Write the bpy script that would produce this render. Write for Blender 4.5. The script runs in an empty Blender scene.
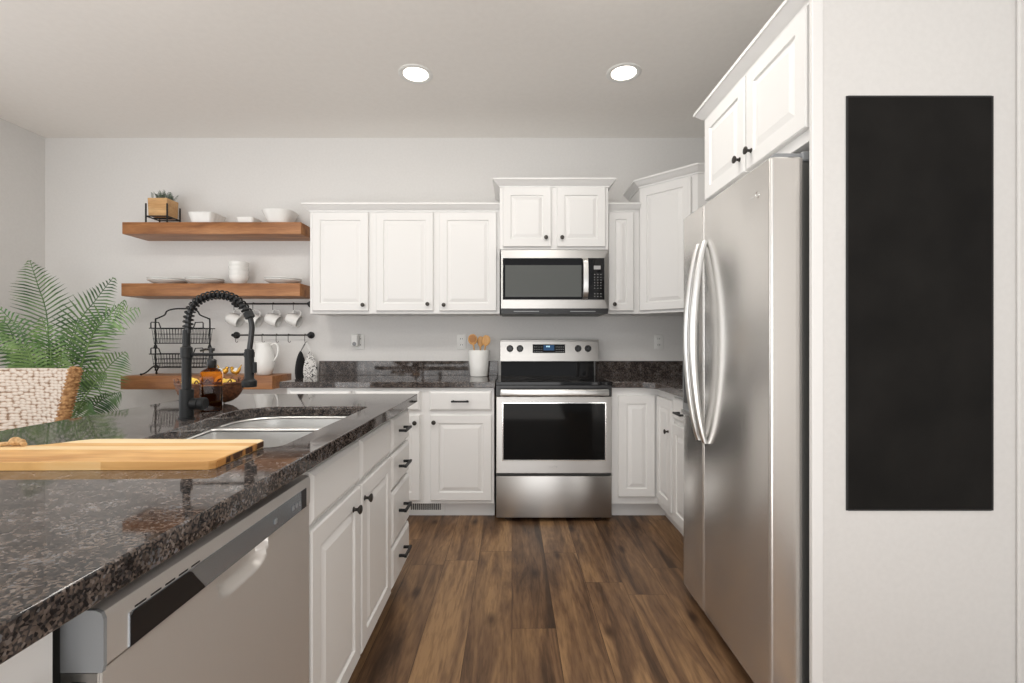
import bpy, bmesh, math, random
from mathutils import Vector, Matrix, noise
random.seed(7)
PI = math.pi
SC = bpy.context.scene
COL = SC.collection

# ------------------------------------------------------------------ camera
H = 1.176
cam_d = bpy.data.cameras.new('camera'); cam = bpy.data.objects.new('camera', cam_d); COL.objects.link(cam)
cam.location = (0, 0, H); cam.rotation_euler = (PI/2, 0, 0)
cam_d.sensor_width = 36; cam_d.lens = 36*470/1024; cam_d.clip_start = .02; cam_d.shift_y = .5/1024
SC.camera = cam
# ------------------------------------------------------------------ world and light
w = bpy.data.worlds.new('world'); SC.world = w; w.use_nodes = True
w.node_tree.nodes['Background'].inputs[0].default_value = (.97, .985, 1, 1)
w.node_tree.nodes['Background'].inputs[1].default_value = 1.0
def area(name, loc, rot, sx, sy, energy, col=(1, 1, 1)):
    l = bpy.data.lights.new(name, 'AREA'); l.shape = 'RECTANGLE'; l.size = sx; l.size_y = sy
    l.energy = energy; l.color = col
    o = bpy.data.objects.new(name, l); o.location = loc; o.rotation_euler = rot; COL.objects.link(o)
    return o
area('rear_fill', (-1.2, -2.6, .95), (PI/2, 0, 0), 4.2, 1.8, 112, (1, .99, .98))  # added fill behind the camera; no windows are modelled there
area('ceiling_up_fill', (-1.1, -.8, .25), (math.radians(174), 0, 0), 3.6, 1.6, 70, (1, .965, .925))  # added low lamp facing up, brightens the ceiling in place of bounced light
area('dining_side_up_fill', (-2.62, .5, .06), (math.radians(180), 0, 0), 1.7, 1.9, 14, (1, .965, .925))  # second upward fill, added left of the island to even out the ceiling
area('left_opening_fill', (-3.80, .8, 1.35), (0, -PI/2, 0), 2.0, 3.2, 38, (.98, .99, 1))  # added fill lamp outside the left wall opening, shining across the room
for x in (-1.7, -.58, .35):
    area('added_fill_over_island', (x, 1.85, 2.77), (math.radians(12), 0, 0), .35, .35, 13, (1, .96, .9))  # extra overhead fills added out of view, without fixtures
area('added_fill_over_aisle', (.0, .3, 2.77), (math.radians(4), 0, 0), .35, .35, 13, (1, .96, .9))  # unseen fill added to lift the floor and the island fronts
SC.view_settings.view_transform = 'Standard'; SC.view_settings.look = 'None'
SC.view_settings.gamma = 1; SC.view_settings.use_curve_mapping = False
SC.view_settings.exposure = -0.55

# ------------------------------------------------------------------ materials
def mat(name, col, rough=.5, metal=0, **kw):
    m = bpy.data.materials.new(name); m.use_nodes = True
    b = m.node_tree.nodes['Principled BSDF']
    b.inputs['Base Color'].default_value = (*col, 1); b.inputs['Roughness'].default_value = rough
    b.inputs['Metallic'].default_value = metal
    for k, v in kw.items():
        b.inputs[k.replace('_', ' ')].default_value = v
    return m
def nd(m, t, **kw):
    n = m.node_tree.nodes.new(t)
    for k, v in kw.items():
        if hasattr(n, k): setattr(n, k, v)
        else: n.inputs[k].default_value = v
    return n
def lk(m, a, ao, b, bi): m.node_tree.links.new(a.outputs[ao], b.inputs[bi])
def bsdf(m): return m.node_tree.nodes['Principled BSDF']
def coords(m, scale=(1, 1, 1), rot=(0, 0, 0)):
    tc = nd(m, 'ShaderNodeTexCoord'); mp = nd(m, 'ShaderNodeMapping')
    mp.inputs['Scale'].default_value = scale; mp.inputs['Rotation'].default_value = rot
    lk(m, tc, 'Object', mp, 'Vector'); return mp
def ramp(m, stops, interp='LINEAR'):
    r = nd(m, 'ShaderNodeValToRGB'); cr = r.color_ramp; cr.interpolation = interp
    while len(cr.elements) < len(stops): cr.elements.new(.5)
    for e, (p, c) in zip(cr.elements, stops):
        e.position = p; e.color = (*c, 1)
    return r
def bump(m, src, out, strength=.2, dist=.002):
    b = nd(m, 'ShaderNodeBump'); b.inputs['Strength'].default_value = strength; b.inputs['Distance'].default_value = dist
    lk(m, src, out, b, 'Height'); lk(m, b, 'Normal', bsdf(m), 'Normal')
def noisy(m, c1, c2, scale, stretch=(1, 1, 1), bstr=0, detail=4, lo=.35, hi=.65):
    mp = coords(m, stretch); n = nd(m, 'ShaderNodeTexNoise', Scale=scale, Detail=detail); lk(m, mp, 'Vector', n, 'Vector')
    r = ramp(m, [(lo, c1), (hi, c2)]); lk(m, n, 'Fac', r, 'Fac'); lk(m, r, 'Color', bsdf(m), 'Base Color')
    if bstr: bump(m, n, 'Fac', bstr)
    return m
M = {}
M['wall'] = noisy(mat('wall_paint', (.62, .61, .58), .7), (.70, .69, .675), (.72, .71, .695), 60)
M['ceiling'] = noisy(mat('ceiling_paint', (.6, .57, .53), .8), (.87, .845, .81), (.89, .865, .83), 30, bstr=.1)
M['trim'] = mat('trim_white', (.83, .825, .815), .35)
M['cab'] = mat('cabinet_white', (.79, .785, .775), .34)
M['black'] = mat('matte_black_metal', (.010, .011, .012), .45, 0, Specular_IOR_Level=.35)
M['bronze'] = mat('dark_bronze', (.055, .05, .045), .35, .7)
M['plastic_black'] = mat('black_plastic', (.012, .012, .013), .3)
M['glass_black'] = mat('black_glass', (.006, .006, .007), .05, 0, Specular_IOR_Level=.3)
M['ceramic'] = mat('white_ceramic', (.82, .82, .80), .18)
M['white_plastic'] = mat('white_plastic', (.8, .8, .78), .35)
M['grey_plastic'] = mat('grey_plastic', (.25, .26, .27), .45)
M['dark_grey'] = mat('fridge_body_grey', (.10, .10, .095), .5, .2)
M['gold'] = mat('gold_glaze', (.75, .42, .06), .2, .6)
M['lemon'] = noisy(mat('lemon_peel', (.8, .55, .06), .4), (.78, .5, .05), (.85, .62, .1), 40, bstr=.1)
M['chrome'] = mat('chrome', (.8, .8, .8), .12, 1)
def steel(name, col, rough, along):
    m = mat(name, col, rough, 1, Anisotropic=.75, Anisotropic_Rotation=.25)
    tg = nd(m, 'ShaderNodeTangent', direction_type='RADIAL', axis='Z'); lk(m, tg, 'Tangent', bsdf(m), 'Tangent')
    st = {'x': (1, 60, 60), 'y': (60, 1, 60), 'z': (60, 60, 1)}[along]
    mp = coords(m, st); n = nd(m, 'ShaderNodeTexNoise', Scale=7, Detail=3); lk(m, mp, 'Vector', n, 'Vector')
    r = ramp(m, [(.3, (rough*.94,)*3), (.7, (rough*1.06,)*3)]); lk(m, n, 'Fac', r, 'Fac'); lk(m, r, 'Color', bsdf(m), 'Roughness')
    return m
M['steel'] = steel('brushed_steel', (.52, .51, .495), .36, 'x')
M['steel_fridge'] = steel('brushed_steel_fridge', (.72, .70, .675), .24, 'z'); bsdf(M['steel_fridge']).inputs['Metallic'].default_value = .88
M['steel_dw'] = steel('brushed_steel_warm', (.76, .73, .70), .46, 'z'); bsdf(M['steel_dw']).inputs['Metallic'].default_value = .78
M['steel_sink'] = mat('satin_sink_steel', (.80, .80, .79), .36, 1)
M['handle'] = mat('satin_handle', (.74, .74, .73), .3, 1)
def wood(name, c1, c2, c3, axis, scale=5, rough=.45, fine=1.):
    m = mat(name, c1, rough)
    st = {'x': (.12, 1, 1), 'y': (1, .12, 1), 'z': (1, 1, .12)}[axis]
    mp = coords(m, st); n = nd(m, 'ShaderNodeTexNoise', Scale=scale*4, Detail=6, Distortion=.6); lk(m, mp, 'Vector', n, 'Vector')
    r = ramp(m, [(.3, c1), (.5, c2), (.72, c3)]); lk(m, n, 'Fac', r, 'Fac')
    n2 = nd(m, 'ShaderNodeTexNoise', Scale=scale*26, Detail=3); lk(m, mp, 'Vector', n2, 'Vector')
    mx = nd(m, 'ShaderNodeMix', data_type='RGBA', blend_type='MULTIPLY'); mx.inputs[0].default_value = .35*fine
    r2 = ramp(m, [(.35, (.55, .5, .45)), (.6, (1, 1, 1))]); lk(m, n2, 'Fac', r2, 'Fac')
    m.node_tree.links.new(r.outputs['Color'], mx.inputs[6]); m.node_tree.links.new(r2.outputs['Color'], mx.inputs[7])
    m.node_tree.links.new(mx.outputs[2], bsdf(m).inputs['Base Color'])
    bump(m, n2, 'Fac', .1); return m
M['shelf'] = wood('stained_pine', (.20, .075, .022), (.36, .15, .05), (.47, .22, .085), 'x')
M['planter'] = wood('pale_pine', (.50, .27, .10), (.60, .35, .15), (.68, .43, .2), 'x')
M['spoon'] = wood('beech', (.55, .28, .09), (.62, .34, .12), (.68, .40, .16), 'z')
def board_mat():
    m = mat('laminated_board', (.7, .45, .2), .4)
    mp = coords(m, (1, 1, 1)); s = nd(m, 'ShaderNodeSeparateXYZ'); lk(m, mp, 'Vector', s, 'Vector')
    mu = nd(m, 'ShaderNodeMath', operation='MULTIPLY'); mu.inputs[1].default_value = 28; lk(m, s, 'Y', mu, 0)
    fl = nd(m, 'ShaderNodeMath', operation='FLOOR'); lk(m, mu, 0, fl, 0)
    wn = nd(m, 'ShaderNodeTexWhiteNoise', noise_dimensions='1D'); lk(m, fl, 0, wn, 'W')
    mp2 = coords(m, (.15, 1, 1)); n = nd(m, 'ShaderNodeTexNoise', Scale=22, Detail=5, Distortion=.8); lk(m, mp2, 'Vector', n, 'Vector')
    ad = nd(m, 'ShaderNodeMath', operation='ADD'); lk(m, wn, 'Value', ad, 0); lk(m, n, 'Fac', ad, 1)
    hf = nd(m, 'ShaderNodeMath', operation='MULTIPLY'); hf.inputs[1].default_value = .5; lk(m, ad, 0, hf, 0)
    r = ramp(m, [(.2, (.50, .24, .07)), (.36, (.78, .46, .17)), (.55, (.86, .63, .34)), (.8, (.90, .76, .50))]); lk(m, hf, 0, r, 'Fac')
    lk(m, r, 'Color', bsdf(m), 'Base Color'); return m
M['board'] = board_mat()
def granite():
    m = mat('tan_brown_granite', (.05, .04, .03), .045)
    mp = coords(m)
    nz = nd(m, 'ShaderNodeTexNoise', Scale=60, Detail=4); lk(m, mp, 'Vector', nz, 'Vector')
    v = nd(m, 'ShaderNodeTexVoronoi', Scale=290); v.inputs['Randomness'].default_value = 1; lk(m, mp, 'Vector', v, 'Vector')
    r1 = ramp(m, [(0, (.016, .015, .016)), (.32, (.045, .041, .041)), (.52, (.085, .066, .057)), (.76, (.135, .105, .088)), (.94, (.20, .17, .155)), (1, (.15, .15, .16))])
    sp = nd(m, 'ShaderNodeSeparateColor'); lk(m, v, 'Color', sp, 'Color')
    ad = nd(m, 'ShaderNodeMath', operation='ADD'); lk(m, sp, 'Red', ad, 0)
    n2 = nd(m, 'ShaderNodeTexNoise', Scale=22, Detail=5); lk(m, mp, 'Vector', n2, 'Vector')
    sb = nd(m, 'ShaderNodeMath', operation='MULTIPLY_ADD'); lk(m, n2, 'Fac', sb, 0); sb.inputs[1].default_value = 1.5; sb.inputs[2].default_value = -.78
    lk(m, sb, 0, ad, 1)
    lk(m, ad, 0, r1, 'Fac')
    mx = nd(m, 'ShaderNodeMix', data_type='RGBA', blend_type='MULTIPLY'); mx.inputs[0].default_value = .7
    r2 = ramp(m, [(.3, (.3, .3, .3)), (.65, (1.2, 1.2, 1.2))]); lk(m, nz, 'Fac', r2, 'Fac')
    m.node_tree.links.new(r1.outputs['Color'], mx.inputs[6]); m.node_tree.links.new(r2.outputs['Color'], mx.inputs[7])
    m.node_tree.links.new(mx.outputs[2], bsdf(m).inputs['Base Color']); return m
M['granite'] = granite()
def floor_mat():
    m = mat('vinyl_planks', (.1, .06, .035), .42, 0, Specular_IOR_Level=.35)
    mp = coords(m, (1, 1, 1), (0, 0, PI/2))
    b = nd(m, 'ShaderNodeTexBrick', offset=0, offset_frequency=2, squash=1)
    b.inputs['Scale'].default_value = 1; b.inputs['Brick Width'].default_value = 1.22; b.inputs['Row Height'].default_value = .18
    b.inputs['Mortar Size'].default_value = .0012; b.inputs['Mortar Smooth'].default_value = 0; b.inputs['Bias'].default_value = 0
    b.inputs['Color1'].default_value = (0, 0, 0, 1); b.inputs['Color2'].default_value = (1, 1, 1, 1); b.inputs['Mortar'].default_value = (.5, .5, .5, 1)
    sx = nd(m, 'ShaderNodeSeparateXYZ'); lk(m, mp, 'Vector', sx, 'Vector')
    dv = nd(m, 'ShaderNodeMath', operation='DIVIDE'); dv.inputs[1].default_value = .18; lk(m, sx, 'Y', dv, 0)
    fl = nd(m, 'ShaderNodeMath', operation='FLOOR'); lk(m, dv, 0, fl, 0)
    wn = nd(m, 'ShaderNodeTexWhiteNoise', noise_dimensions='1D'); lk(m, fl, 0, wn, 'W')
    sh_ = nd(m, 'ShaderNodeMath', operation='MULTIPLY_ADD'); sh_.inputs[1].default_value = 1.22; lk(m, wn, 'Value', sh_, 0); lk(m, sx, 'X', sh_, 2)
    cv = nd(m, 'ShaderNodeCombineXYZ'); lk(m, sh_, 0, cv, 'X'); lk(m, sx, 'Y', cv, 'Y'); lk(m, cv, 'Vector', b, 'Vector')
    mp2 = coords(m, (1, .11, 1))
    of = nd(m, 'ShaderNodeVectorMath', operation='MULTIPLY_ADD'); lk(m, b, 'Color', of, 0); of.inputs[1].default_value = (7, 5, 3); lk(m, mp2, 'Vector', of, 2)
    n = nd(m, 'ShaderNodeTexNoise', Scale=11, Detail=7, Distortion=1.0); lk(m, of, 'Vector', n, 'Vector')
    n.inputs['Roughness'].default_value = .62
    n2 = nd(m, 'ShaderNodeTexNoise', Scale=3.5, Detail=4); lk(m, of, 'Vector', n2, 'Vector')
    a1 = nd(m, 'ShaderNodeMath', operation='MULTIPLY_ADD'); sepc = nd(m, 'ShaderNodeSeparateColor'); lk(m, b, 'Color', sepc, 'Color')
    lk(m, sepc, 'Red', a1, 0); a1.inputs[1].default_value = .15; lk(m, n, 'Fac', a1, 2)
    a2 = nd(m, 'ShaderNodeMath', operation='MULTIPLY_ADD'); lk(m, n2, 'Fac', a2, 0); a2.inputs[1].default_value = .5; lk(m, a1, 0, a2, 2)
    r = ramp(m, [(.42, (.021, .012, .007)), (.55, (.072, .039, .021)), (.68, (.165, .092, .048)), (.83, (.32, .19, .092))])
    # stretch the sum into ramp range
    s = nd(m, 'ShaderNodeMath', operation='MULTIPLY'); s.inputs[1].default_value = .86; lk(m, a2, 0, s, 0)
    lk(m, s, 0, r, 'Fac')
    mx = nd(m, 'ShaderNodeMix', data_type='RGBA', blend_type='MULTIPLY'); mx.inputs[0].default_value = 1
    g = ramp(m, [(0, (1, 1, 1)), (1, (.35, .3, .28))]); lk(m, b, 'Fac', g, 'Fac')
    mp3 = coords(m, (1, .45, 1)); kn = nd(m, 'ShaderNodeTexVoronoi', voronoi_dimensions='2D', Scale=3.6); lk(m, mp3, 'Vector', kn, 'Vector')
    kr = ramp(m, [(.02, (.16, .11, .09)), (.11, (1, 1, 1))]); lk(m, kn, 'Distance', kr, 'Fac')
    fn = nd(m, 'ShaderNodeTexNoise', Scale=90, Detail=3); lk(m, of, 'Vector', fn, 'Vector'); fr_ = ramp(m, [(.36, (.62, .58, .55)), (.56, (1, 1, 1))]); lk(m, fn, 'Fac', fr_, 'Fac')
    m1 = nd(m, 'ShaderNodeMix', data_type='RGBA', blend_type='MULTIPLY'); m1.inputs[0].default_value = .8
    m2 = nd(m, 'ShaderNodeMix', data_type='RGBA', blend_type='MULTIPLY'); m2.inputs[0].default_value = .7
    nl = m.node_tree.links.new
    nl(r.outputs['Color'], m1.inputs[6]); nl(kr.outputs['Color'], m1.inputs[7]); nl(m1.outputs[2], m2.inputs[6]); nl(fr_.outputs['Color'], m2.inputs[7])
    nl(m2.outputs[2], mx.inputs[6]); m.node_tree.links.new(g.outputs['Color'], mx.inputs[7])
    m.node_tree.links.new(mx.outputs[2], bsdf(m).inputs['Base Color'])
    bump(m, n, 'Fac', .12); return m
M['floor'] = floor_mat()
M['leaf'] = noisy(mat('palm_leaf', (.05, .16, .04), .42), (.055, .15, .035), (.22, .34, .12), 9)
M['leaf_dark'] = noisy(mat('palm_leaf_dark', (.03, .09, .03), .42), (.022, .07, .02), (.10, .19, .06), 9)
M['leaf_stem'] = mat('palm_stem', (.12, .2, .05), .5)
M['fern'] = noisy(mat('fern_leaf', (.08, .12, .08), .6), (.03, .06, .03), (.16, .2, .15), 30)
M['wicker_brown'] = noisy(mat('brown_wicker', (.13, .05, .02), .5), (.06, .022, .01), (.22, .085, .035), 120, bstr=.4)
M['rope'] = noisy(mat('rope', (.45, .27, .12), .8), (.42, .24, .10), (.68, .46, .24), 150, bstr=.4)
M['cord_tan'] = noisy(mat('tan_cord', (.38, .20, .07), .8), (.20, .085, .025), (.52, .30, .13), 60, bstr=.4)
M['cord_cream'] = noisy(mat('cream_cord', (.62, .53, .44), .8), (.5, .4, .31), (.72, .65, .57), 70, bstr=.3)
M['chalk'] = noisy(mat('chalkboard_black', (.012, .012, .012), .6, 0, Specular_IOR_Level=.15), (.006, .0055, .005), (.0115, .0105, .0095), 5, detail=6)
M['amber'] = mat('amber_glass', (.55, .23, .05), .03, 0, Transmission_Weight=1.0, IOR=1.3)
M['soap'] = mat('brown_soap', (.03, .010, .004), .15)
M['pad_black'] = mat('black_quilted_cloth', (.012, .012, .014), .85)
M['lamp'] = mat('lamp_lens', (1, 1, 1), .4, 0, Emission_Color=(1, .93, .82, 1), Emission_Strength=6.0)
M['lcd'] = mat('blue_display', (.01, .03, .08), .1, 0, Emission_Color=(.03, .13, .3, 1), Emission_Strength=.5)
M['lcd_digit'] = mat('display_digits', (.5, .8, 1), .3, 0, Emission_Color=(.55, .85, 1, 1), Emission_Strength=1.2)
M['soil'] = noisy(mat('potting_soil', (.03, .02, .015), .95), (.015, .01, .007), (.05, .035, .025), 80, bstr=.5)
M['mw_glass'] = mat('microwave_window', (.10, .105, .10), .10)
M['mark'] = mat('printed_mark_grey', (.42, .42, .42), .4)
M['burner'] = mat('burner_ring_print', (.05, .05, .052), .15)
def pad_pattern():
    m = mat('black_white_patterned_cloth', (.7, .7, .68), .85)
    mp = coords(m); n = nd(m, 'ShaderNodeTexNoise', Scale=40, Detail=2, Distortion=2.5); lk(m, mp, 'Vector', n, 'Vector')
    r = ramp(m, [(.40, (.015, .015, .017)), (.43, (.72, .71, .69))], 'CONSTANT'); lk(m, n, 'Fac', r, 'Fac'); lk(m, r, 'Color', bsdf(m), 'Base Color'); return m
M['pad_pattern'] = pad_pattern()

# ------------------------------------------------------------------ mesh helpers
class MB:
    def __init__(s): s.bm = bmesh.new()
    def loop(s, pts): return [s.bm.verts.new(p) for p in pts]
    def bridge(s, a, b, closed=True):
        n = len(a)
        for i in range(n if closed else n-1):
            j = (i+1) % n
            try: s.bm.faces.new((a[i], a[j], b[j], b[i]))
            except ValueError: pass
    def cap(s, l, flip=False):
        try: s.bm.faces.new(l[::-1] if flip else l)
        except ValueError: pass
    def loft(s, loops, cap0=True, cap1=True, closed=True):
        L = [s.loop(p) for p in loops]
        for a, b in zip(L, L[1:]): s.bridge(a, b, closed)
        if cap0: s.cap(L[0], True)
        if cap1: s.cap(L[-1])
        return s
    def box(s, x0, x1, y0, y1, z0, z1, bv=0, seg=1):
        vs = [s.bm.verts.new((x, y, z)) for x in (x0, x1) for y in (y0, y1) for z in (z0, z1)]
        F = [s.bm.faces.new([vs[i] for i in f]) for f in ((0, 1, 3, 2), (4, 6, 7, 5), (0, 4, 5, 1), (2, 3, 7, 6), (0, 2, 6, 4), (1, 5, 7, 3))]
        if bv:
            es = list({e for f in F for e in f.edges})
            bmesh.ops.bevel(s.bm, geom=es, offset=bv, segments=seg, affect='EDGES', profile=.5)
        return s
    def tube(s, pts, r, seg=8, closed=False, caps=True):
        pts = [Vector(p) for p in pts]; n = len(pts)
        rr = r if isinstance(r, (list, tuple)) else [r]*n
        loops = []; up = None
        for i, p in enumerate(pts):
            if closed: t = pts[(i+1) % n]-pts[i-1]
            else: t = pts[min(i+1, n-1)]-pts[max(i-1, 0)]
            t.normalize()
            if up is None:
                up = Vector((0, 0, 1)) if abs(t.z) < .9 else Vector((1, 0, 0))
            a = t.cross(up).normalized(); up = a.cross(t).normalized()
            loops.append([p+(a*math.cos(k*2*PI/seg)+up*math.sin(k*2*PI/seg))*rr[i] for k in range(seg)])
        L = [s.loop(l) for l in loops]
        for a, b in zip(L, L[1:]): s.bridge(a, b)
        if closed: s.bridge(L[-1], L[0])
        elif caps: s.cap(L[0], True); s.cap(L[-1])
        return s
    def lathe(s, prof, c=(0, 0, 0), seg=24, axis='z', cap0=True, cap1=True, mtx=None, sq=None):
        c = Vector(c); loops = []
        for r, z in prof:
            l = []
            for k in range(seg):
                a = 2*PI*(k+.5)/seg; x, y = math.cos(a)*r, math.sin(a)*r
                if sq:  # rounded square section, sq = exponent
                    f = (abs(math.cos(a))**sq+abs(math.sin(a))**sq)**(-1/sq); x *= f; y *= f
                v = Vector((x, y, z))
                if axis == 'y': v = Vector((x, z, y))
                if axis == 'x': v = Vector((z, x, y))
                if mtx: v = mtx @ v
                l.append(c+v)
            loops.append(l)
        return s.loft(loops, cap0, cap1)
    def prism(s, poly, z0, z1, bv=0):
        return s.loft([[(x, y, z0) for x, y in poly], [(x, y, z1) for x, y in poly]])
    def ball(s, c, r, seg=14, rings=9, mtx=None):
        if not isinstance(r, (tuple, list)): r = (r, r, r)
        loops = []
        for i in range(1, rings):
            a = PI*i/rings
            l = [Vector((math.sin(a)*math.cos(2*PI*k/seg)*r[0], math.sin(a)*math.sin(2*PI*k/seg)*r[1], -math.cos(a)*r[2])) for k in range(seg)]
            loops.append([Vector(c)+(mtx @ v if mtx else v) for v in l])
        return s.loft(loops)
    def build(s, name, m, parent=None, loc=(0, 0, 0), smooth=35, bevel=0):
        bmesh.ops.recalc_face_normals(s.bm, faces=s.bm.faces)
        me = bpy.data.meshes.new(name); s.bm.to_mesh(me); s.bm.free()
        if isinstance(m, str): m = M[m]
        me.materials.append(m)
        if smooth:
            for p in me.polygons: p.use_smooth = True
            me.set_sharp_from_angle(angle=math.radians(smooth))
        o = bpy.data.objects.new(name, me); COL.objects.link(o); o.location = loc
        if parent: o.parent = parent
        if bevel:
            b = o.modifiers.new('bevel', 'BEVEL'); b.width = bevel; b.segments = 2; b.limit_method = 'ANGLE'; b.angle_limit = math.radians(40)
        return o
def tag(o, label=None, cat=None, group=None, kind=None):
    if label: o['label'] = label
    if cat: o['category'] = cat
    if group: o['group'] = group
    if kind: o['kind'] = kind
    return o
def empty(name, loc, label, cat, group=None, rz=0):
    o = bpy.data.objects.new(name, None); COL.objects.link(o); o.location = loc; o.rotation_euler = (0, 0, rz)
    o.empty_display_size = .05
    return tag(o, label, cat, group)
def dup(root, loc, label, rz=None, group=None):
    r = root.copy(); COL.objects.link(r); r.location = loc; r['label'] = label
    if rz is not None: r.rotation_euler = (0, 0, rz)
    for ch in root.children:
        c = ch.copy(); COL.objects.link(c); c.parent = r
        for g in ch.children:
            d = g.copy(); COL.objects.link(d); d.parent = c
    return r
def struct(name, mb, m, bevel=0):
    return tag(mb.build(name, m, bevel=bevel), kind='structure')
def smoothpath(pts, n=6):
    P = [Vector(p) for p in pts]; out = []
    for i in range(len(P)-1):
        p0, p1, p2, p3 = P[max(i-1, 0)], P[i], P[i+1], P[min(i+2, len(P)-1)]
        for k in range(n):
            t = k/n
            out.append(.5*((2*p1)+(p2-p0)*t+(2*p0-5*p1+4*p2-p3)*t*t+(3*p1-p0-3*p2+p3)*t**3))
    out.append(P[-1]); return out

# ------------------------------------------------------------------ the room
YB, XR, XL, ZC = 3.735, 1.54, -3.71, 2.80
YF = -1.9
struct('floor', MB().box(XL-.1, XR+.1, YF, YB+.1, -.08, 0), 'floor')
struct('ceiling', MB().box(XL-.1, XR+.1, YF, YB+.1, ZC, ZC+.1), 'ceiling')
struct('wall_back', MB().box(XL-.1, XR+.1, YB, YB+.1, 0, ZC), 'wall')
WY0, WY1, WZ0, WZ1 = -.9, 2.5, .12, 2.3
mb = MB(); mb.box(XL-.1, XL, YF, WY0, 0, ZC); mb.box(XL-.1, XL, WY1, YB, 0, ZC); mb.box(XL-.1, XL, WY0, WY1, WZ1, ZC); mb.box(XL-.1, XL, WY0, WY1, 0, WZ0)
struct('wall_left', mb, 'wall')
mb = MB()
for y in (WY0, (WY0+WY1)/2-.03, WY1-.06): mb.box(XL-.08, XL-.03, y, y+.06, WZ0, WZ1)
for z in (WZ0, WZ1-.06): mb.box(XL-.08, XL-.03, WY0+.06, WY1-.06, z, z+.06)
struct('added_window_1', mb, 'trim')  # unseen window, added in the left wall to let more light in
struct('wall_right', MB().box(XR, XR+.1, YF, YB, 0, ZC), 'wall')
YP = 1.42
struct('wall_pantry', MB().box(.906, XR, YP, YP+.012, 0, ZC), 'wall')
struct('trim_1', MB().box(.904, .937, YP-.006, YP, 0, ZC, .002), 'trim')
struct('baseboard_back', MB().box(XL, -1.50, YB-.014, YB, 0, .10, .003), 'trim')
struct('baseboard_left', MB().box(XL, XL+.014, YF, YB-.014, 0, .10, .003), 'trim')
struct('baseboard_pantry', MB().box(.937, XR, YP-.014, YP, 0, .10, .003), 'trim')
struct('trim_2', MB().box(XR-.02, XR, YP-.012, YP, .10, ZC, .004), 'wall')

# ------------------------------------------------------------------ cabinets
def panel_front(mb, x0, x1, z0, z1, y, t=.02, stile=.055):
    def ring(i, yy): return [(x0+i, yy, z0+i), (x1-i, yy, z0+i), (x1-i, yy, z1-i), (x0+i, yy, z1-i)]
    st = min(stile, (x1-x0)*.27)
    mb.loft([ring(0, y), ring(0, y-t+.004), ring(.004, y-t), ring(st, y-t), ring(st+.004, y-t+.007), ring(st+.010, y-t+.007), ring(st+.034, y-t)])
def slab_front(mb, x0, x1, z0, z1, y, t=.02):
    def ring(i, yy): return [(x0+i, yy, z0+i), (x1-i, yy, z0+i), (x1-i, yy, z1-i), (x0+i, yy, z1-i)]
    mb.loft([ring(0, y), ring(0, y-t+.009), ring(.003, y-t+.006), ring(.013, y-t)])
def knob(parent, x, y, z):
    mb = MB(); mb.lathe([(.009, 0), (.009, -.002), (.0055, -.004), (.005, -.013), (.010, -.017), (.0145, -.021), (.0145, -.025), (.010, -.0275), (.003, -.028)], (x, y, z), 18, 'y')
    return mb.build('knob', 'bronze', parent)
def pull(parent, x, y, z, L=.115):
    mb = MB(); w_ = .0055
    for s in (-1, 1): mb.box(x+s*(L/2-.012)-w_, x+s*(L/2-.012)+w_, y-.028, y, z-w_, z+w_)
    mb.box(x-L/2, x+L/2, y-.037, y-.026, z-w_, z+w_, .001)
    return mb.build('handle', 'black', parent)
def outset(poly, offs):
    """poly: closed list of (x, y) counter-clockwise; offs[i]: outward shift of edge i -> i+1"""
    n = len(poly); out = []
    def line(i):
        a, b = Vector(poly[i]), Vector(poly[(i+1) % n]); d = (b-a).normalized(); nn = Vector((d.y, -d.x))
        return a+nn*offs[i], d
    for i in range(n):
        p, d = line(i-1); q, e = line(i)
        den = d.x*e.y-d.y*e.x
        if abs(den) < 1e-6: out.append((q.x, q.y)); continue
        t = ((q.x-p.x)*e.y-(q.y-p.y)*e.x)/den
        r = p+d*t; out.append((r.x, r.y))
    return out
CROWN = [(0, 0), (.006, 0), (.008, .009), (.014, .012), (.024, .023), (.036, .036), (.040, .041), (.046, .043), (.046, .056), (0, .056)]
def crown(parent, poly, z, mask, name='crown_moulding'):
    mb = MB(); loops = []
    for o, dz in CROWN:
        loops.append([(x, y, z+dz) for x, y in outset(poly, [o*k for k in mask])])
    mb.loft(loops)
    return mb.build(name, 'cab', parent, smooth=25)
def cabinet(name, label, group, loc, rz, W, D, z0, z1, fronts, toe=0, crown_z=None, cmask=(0, 1, 0, 0), hollow=False, poly=None):
    """local x along the face, y into the wall, face frame on y = 0"""
    r = empty(name, loc, label, 'cabinet', group, rz)
    mb = MB()
    if poly: mb.prism(poly, z0, z1)
    elif hollow:
        t = .018
        mb.box(0, t, t, D, z0, z1-.27); mb.box(W-t, W, t, D, z0, z1-.27); mb.box(t, W-t, t, D, z0, z0+t); mb.box(t, W-t, D-.006, D, z0+t, z1)
        mb.box(0, W, 0, t, z0, z1)
    else: mb.box(0, W, 0, D, z0, z1, .0015)
    mb.build('body', 'cab', r)
    if toe:
        MB().box(0, W, toe, D, 0, z0).build('toe_kick', 'cab', r)
    for f in fronts:
        mb = MB()
        if f[0] == 'door':
            panel_front(mb, *f[1:5], 0); d = mb.build('door', 'cab', r, smooth=11)
            if f[5]: knob(d, f[5][0], -.02, f[5][1])
        else:
            slab_front(mb, *f[1:5], 0); d = mb.build('drawer' if f[5] else 'drawer_front', 'cab', r, smooth=11)
            if f[5]: pull(d, f[5][0], -.02, f[5][1])
    if crown_z is not None:
        crown(r, poly or [(0, 0), (W, 0), (W, D), (0, D)], crown_z, cmask if poly else (cmask[1], cmask[2], 0, cmask[0]))
    return r
G_WALL = None
zb = 1.382
YU = YB-.305   # face of the standard wall cabinets
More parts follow.
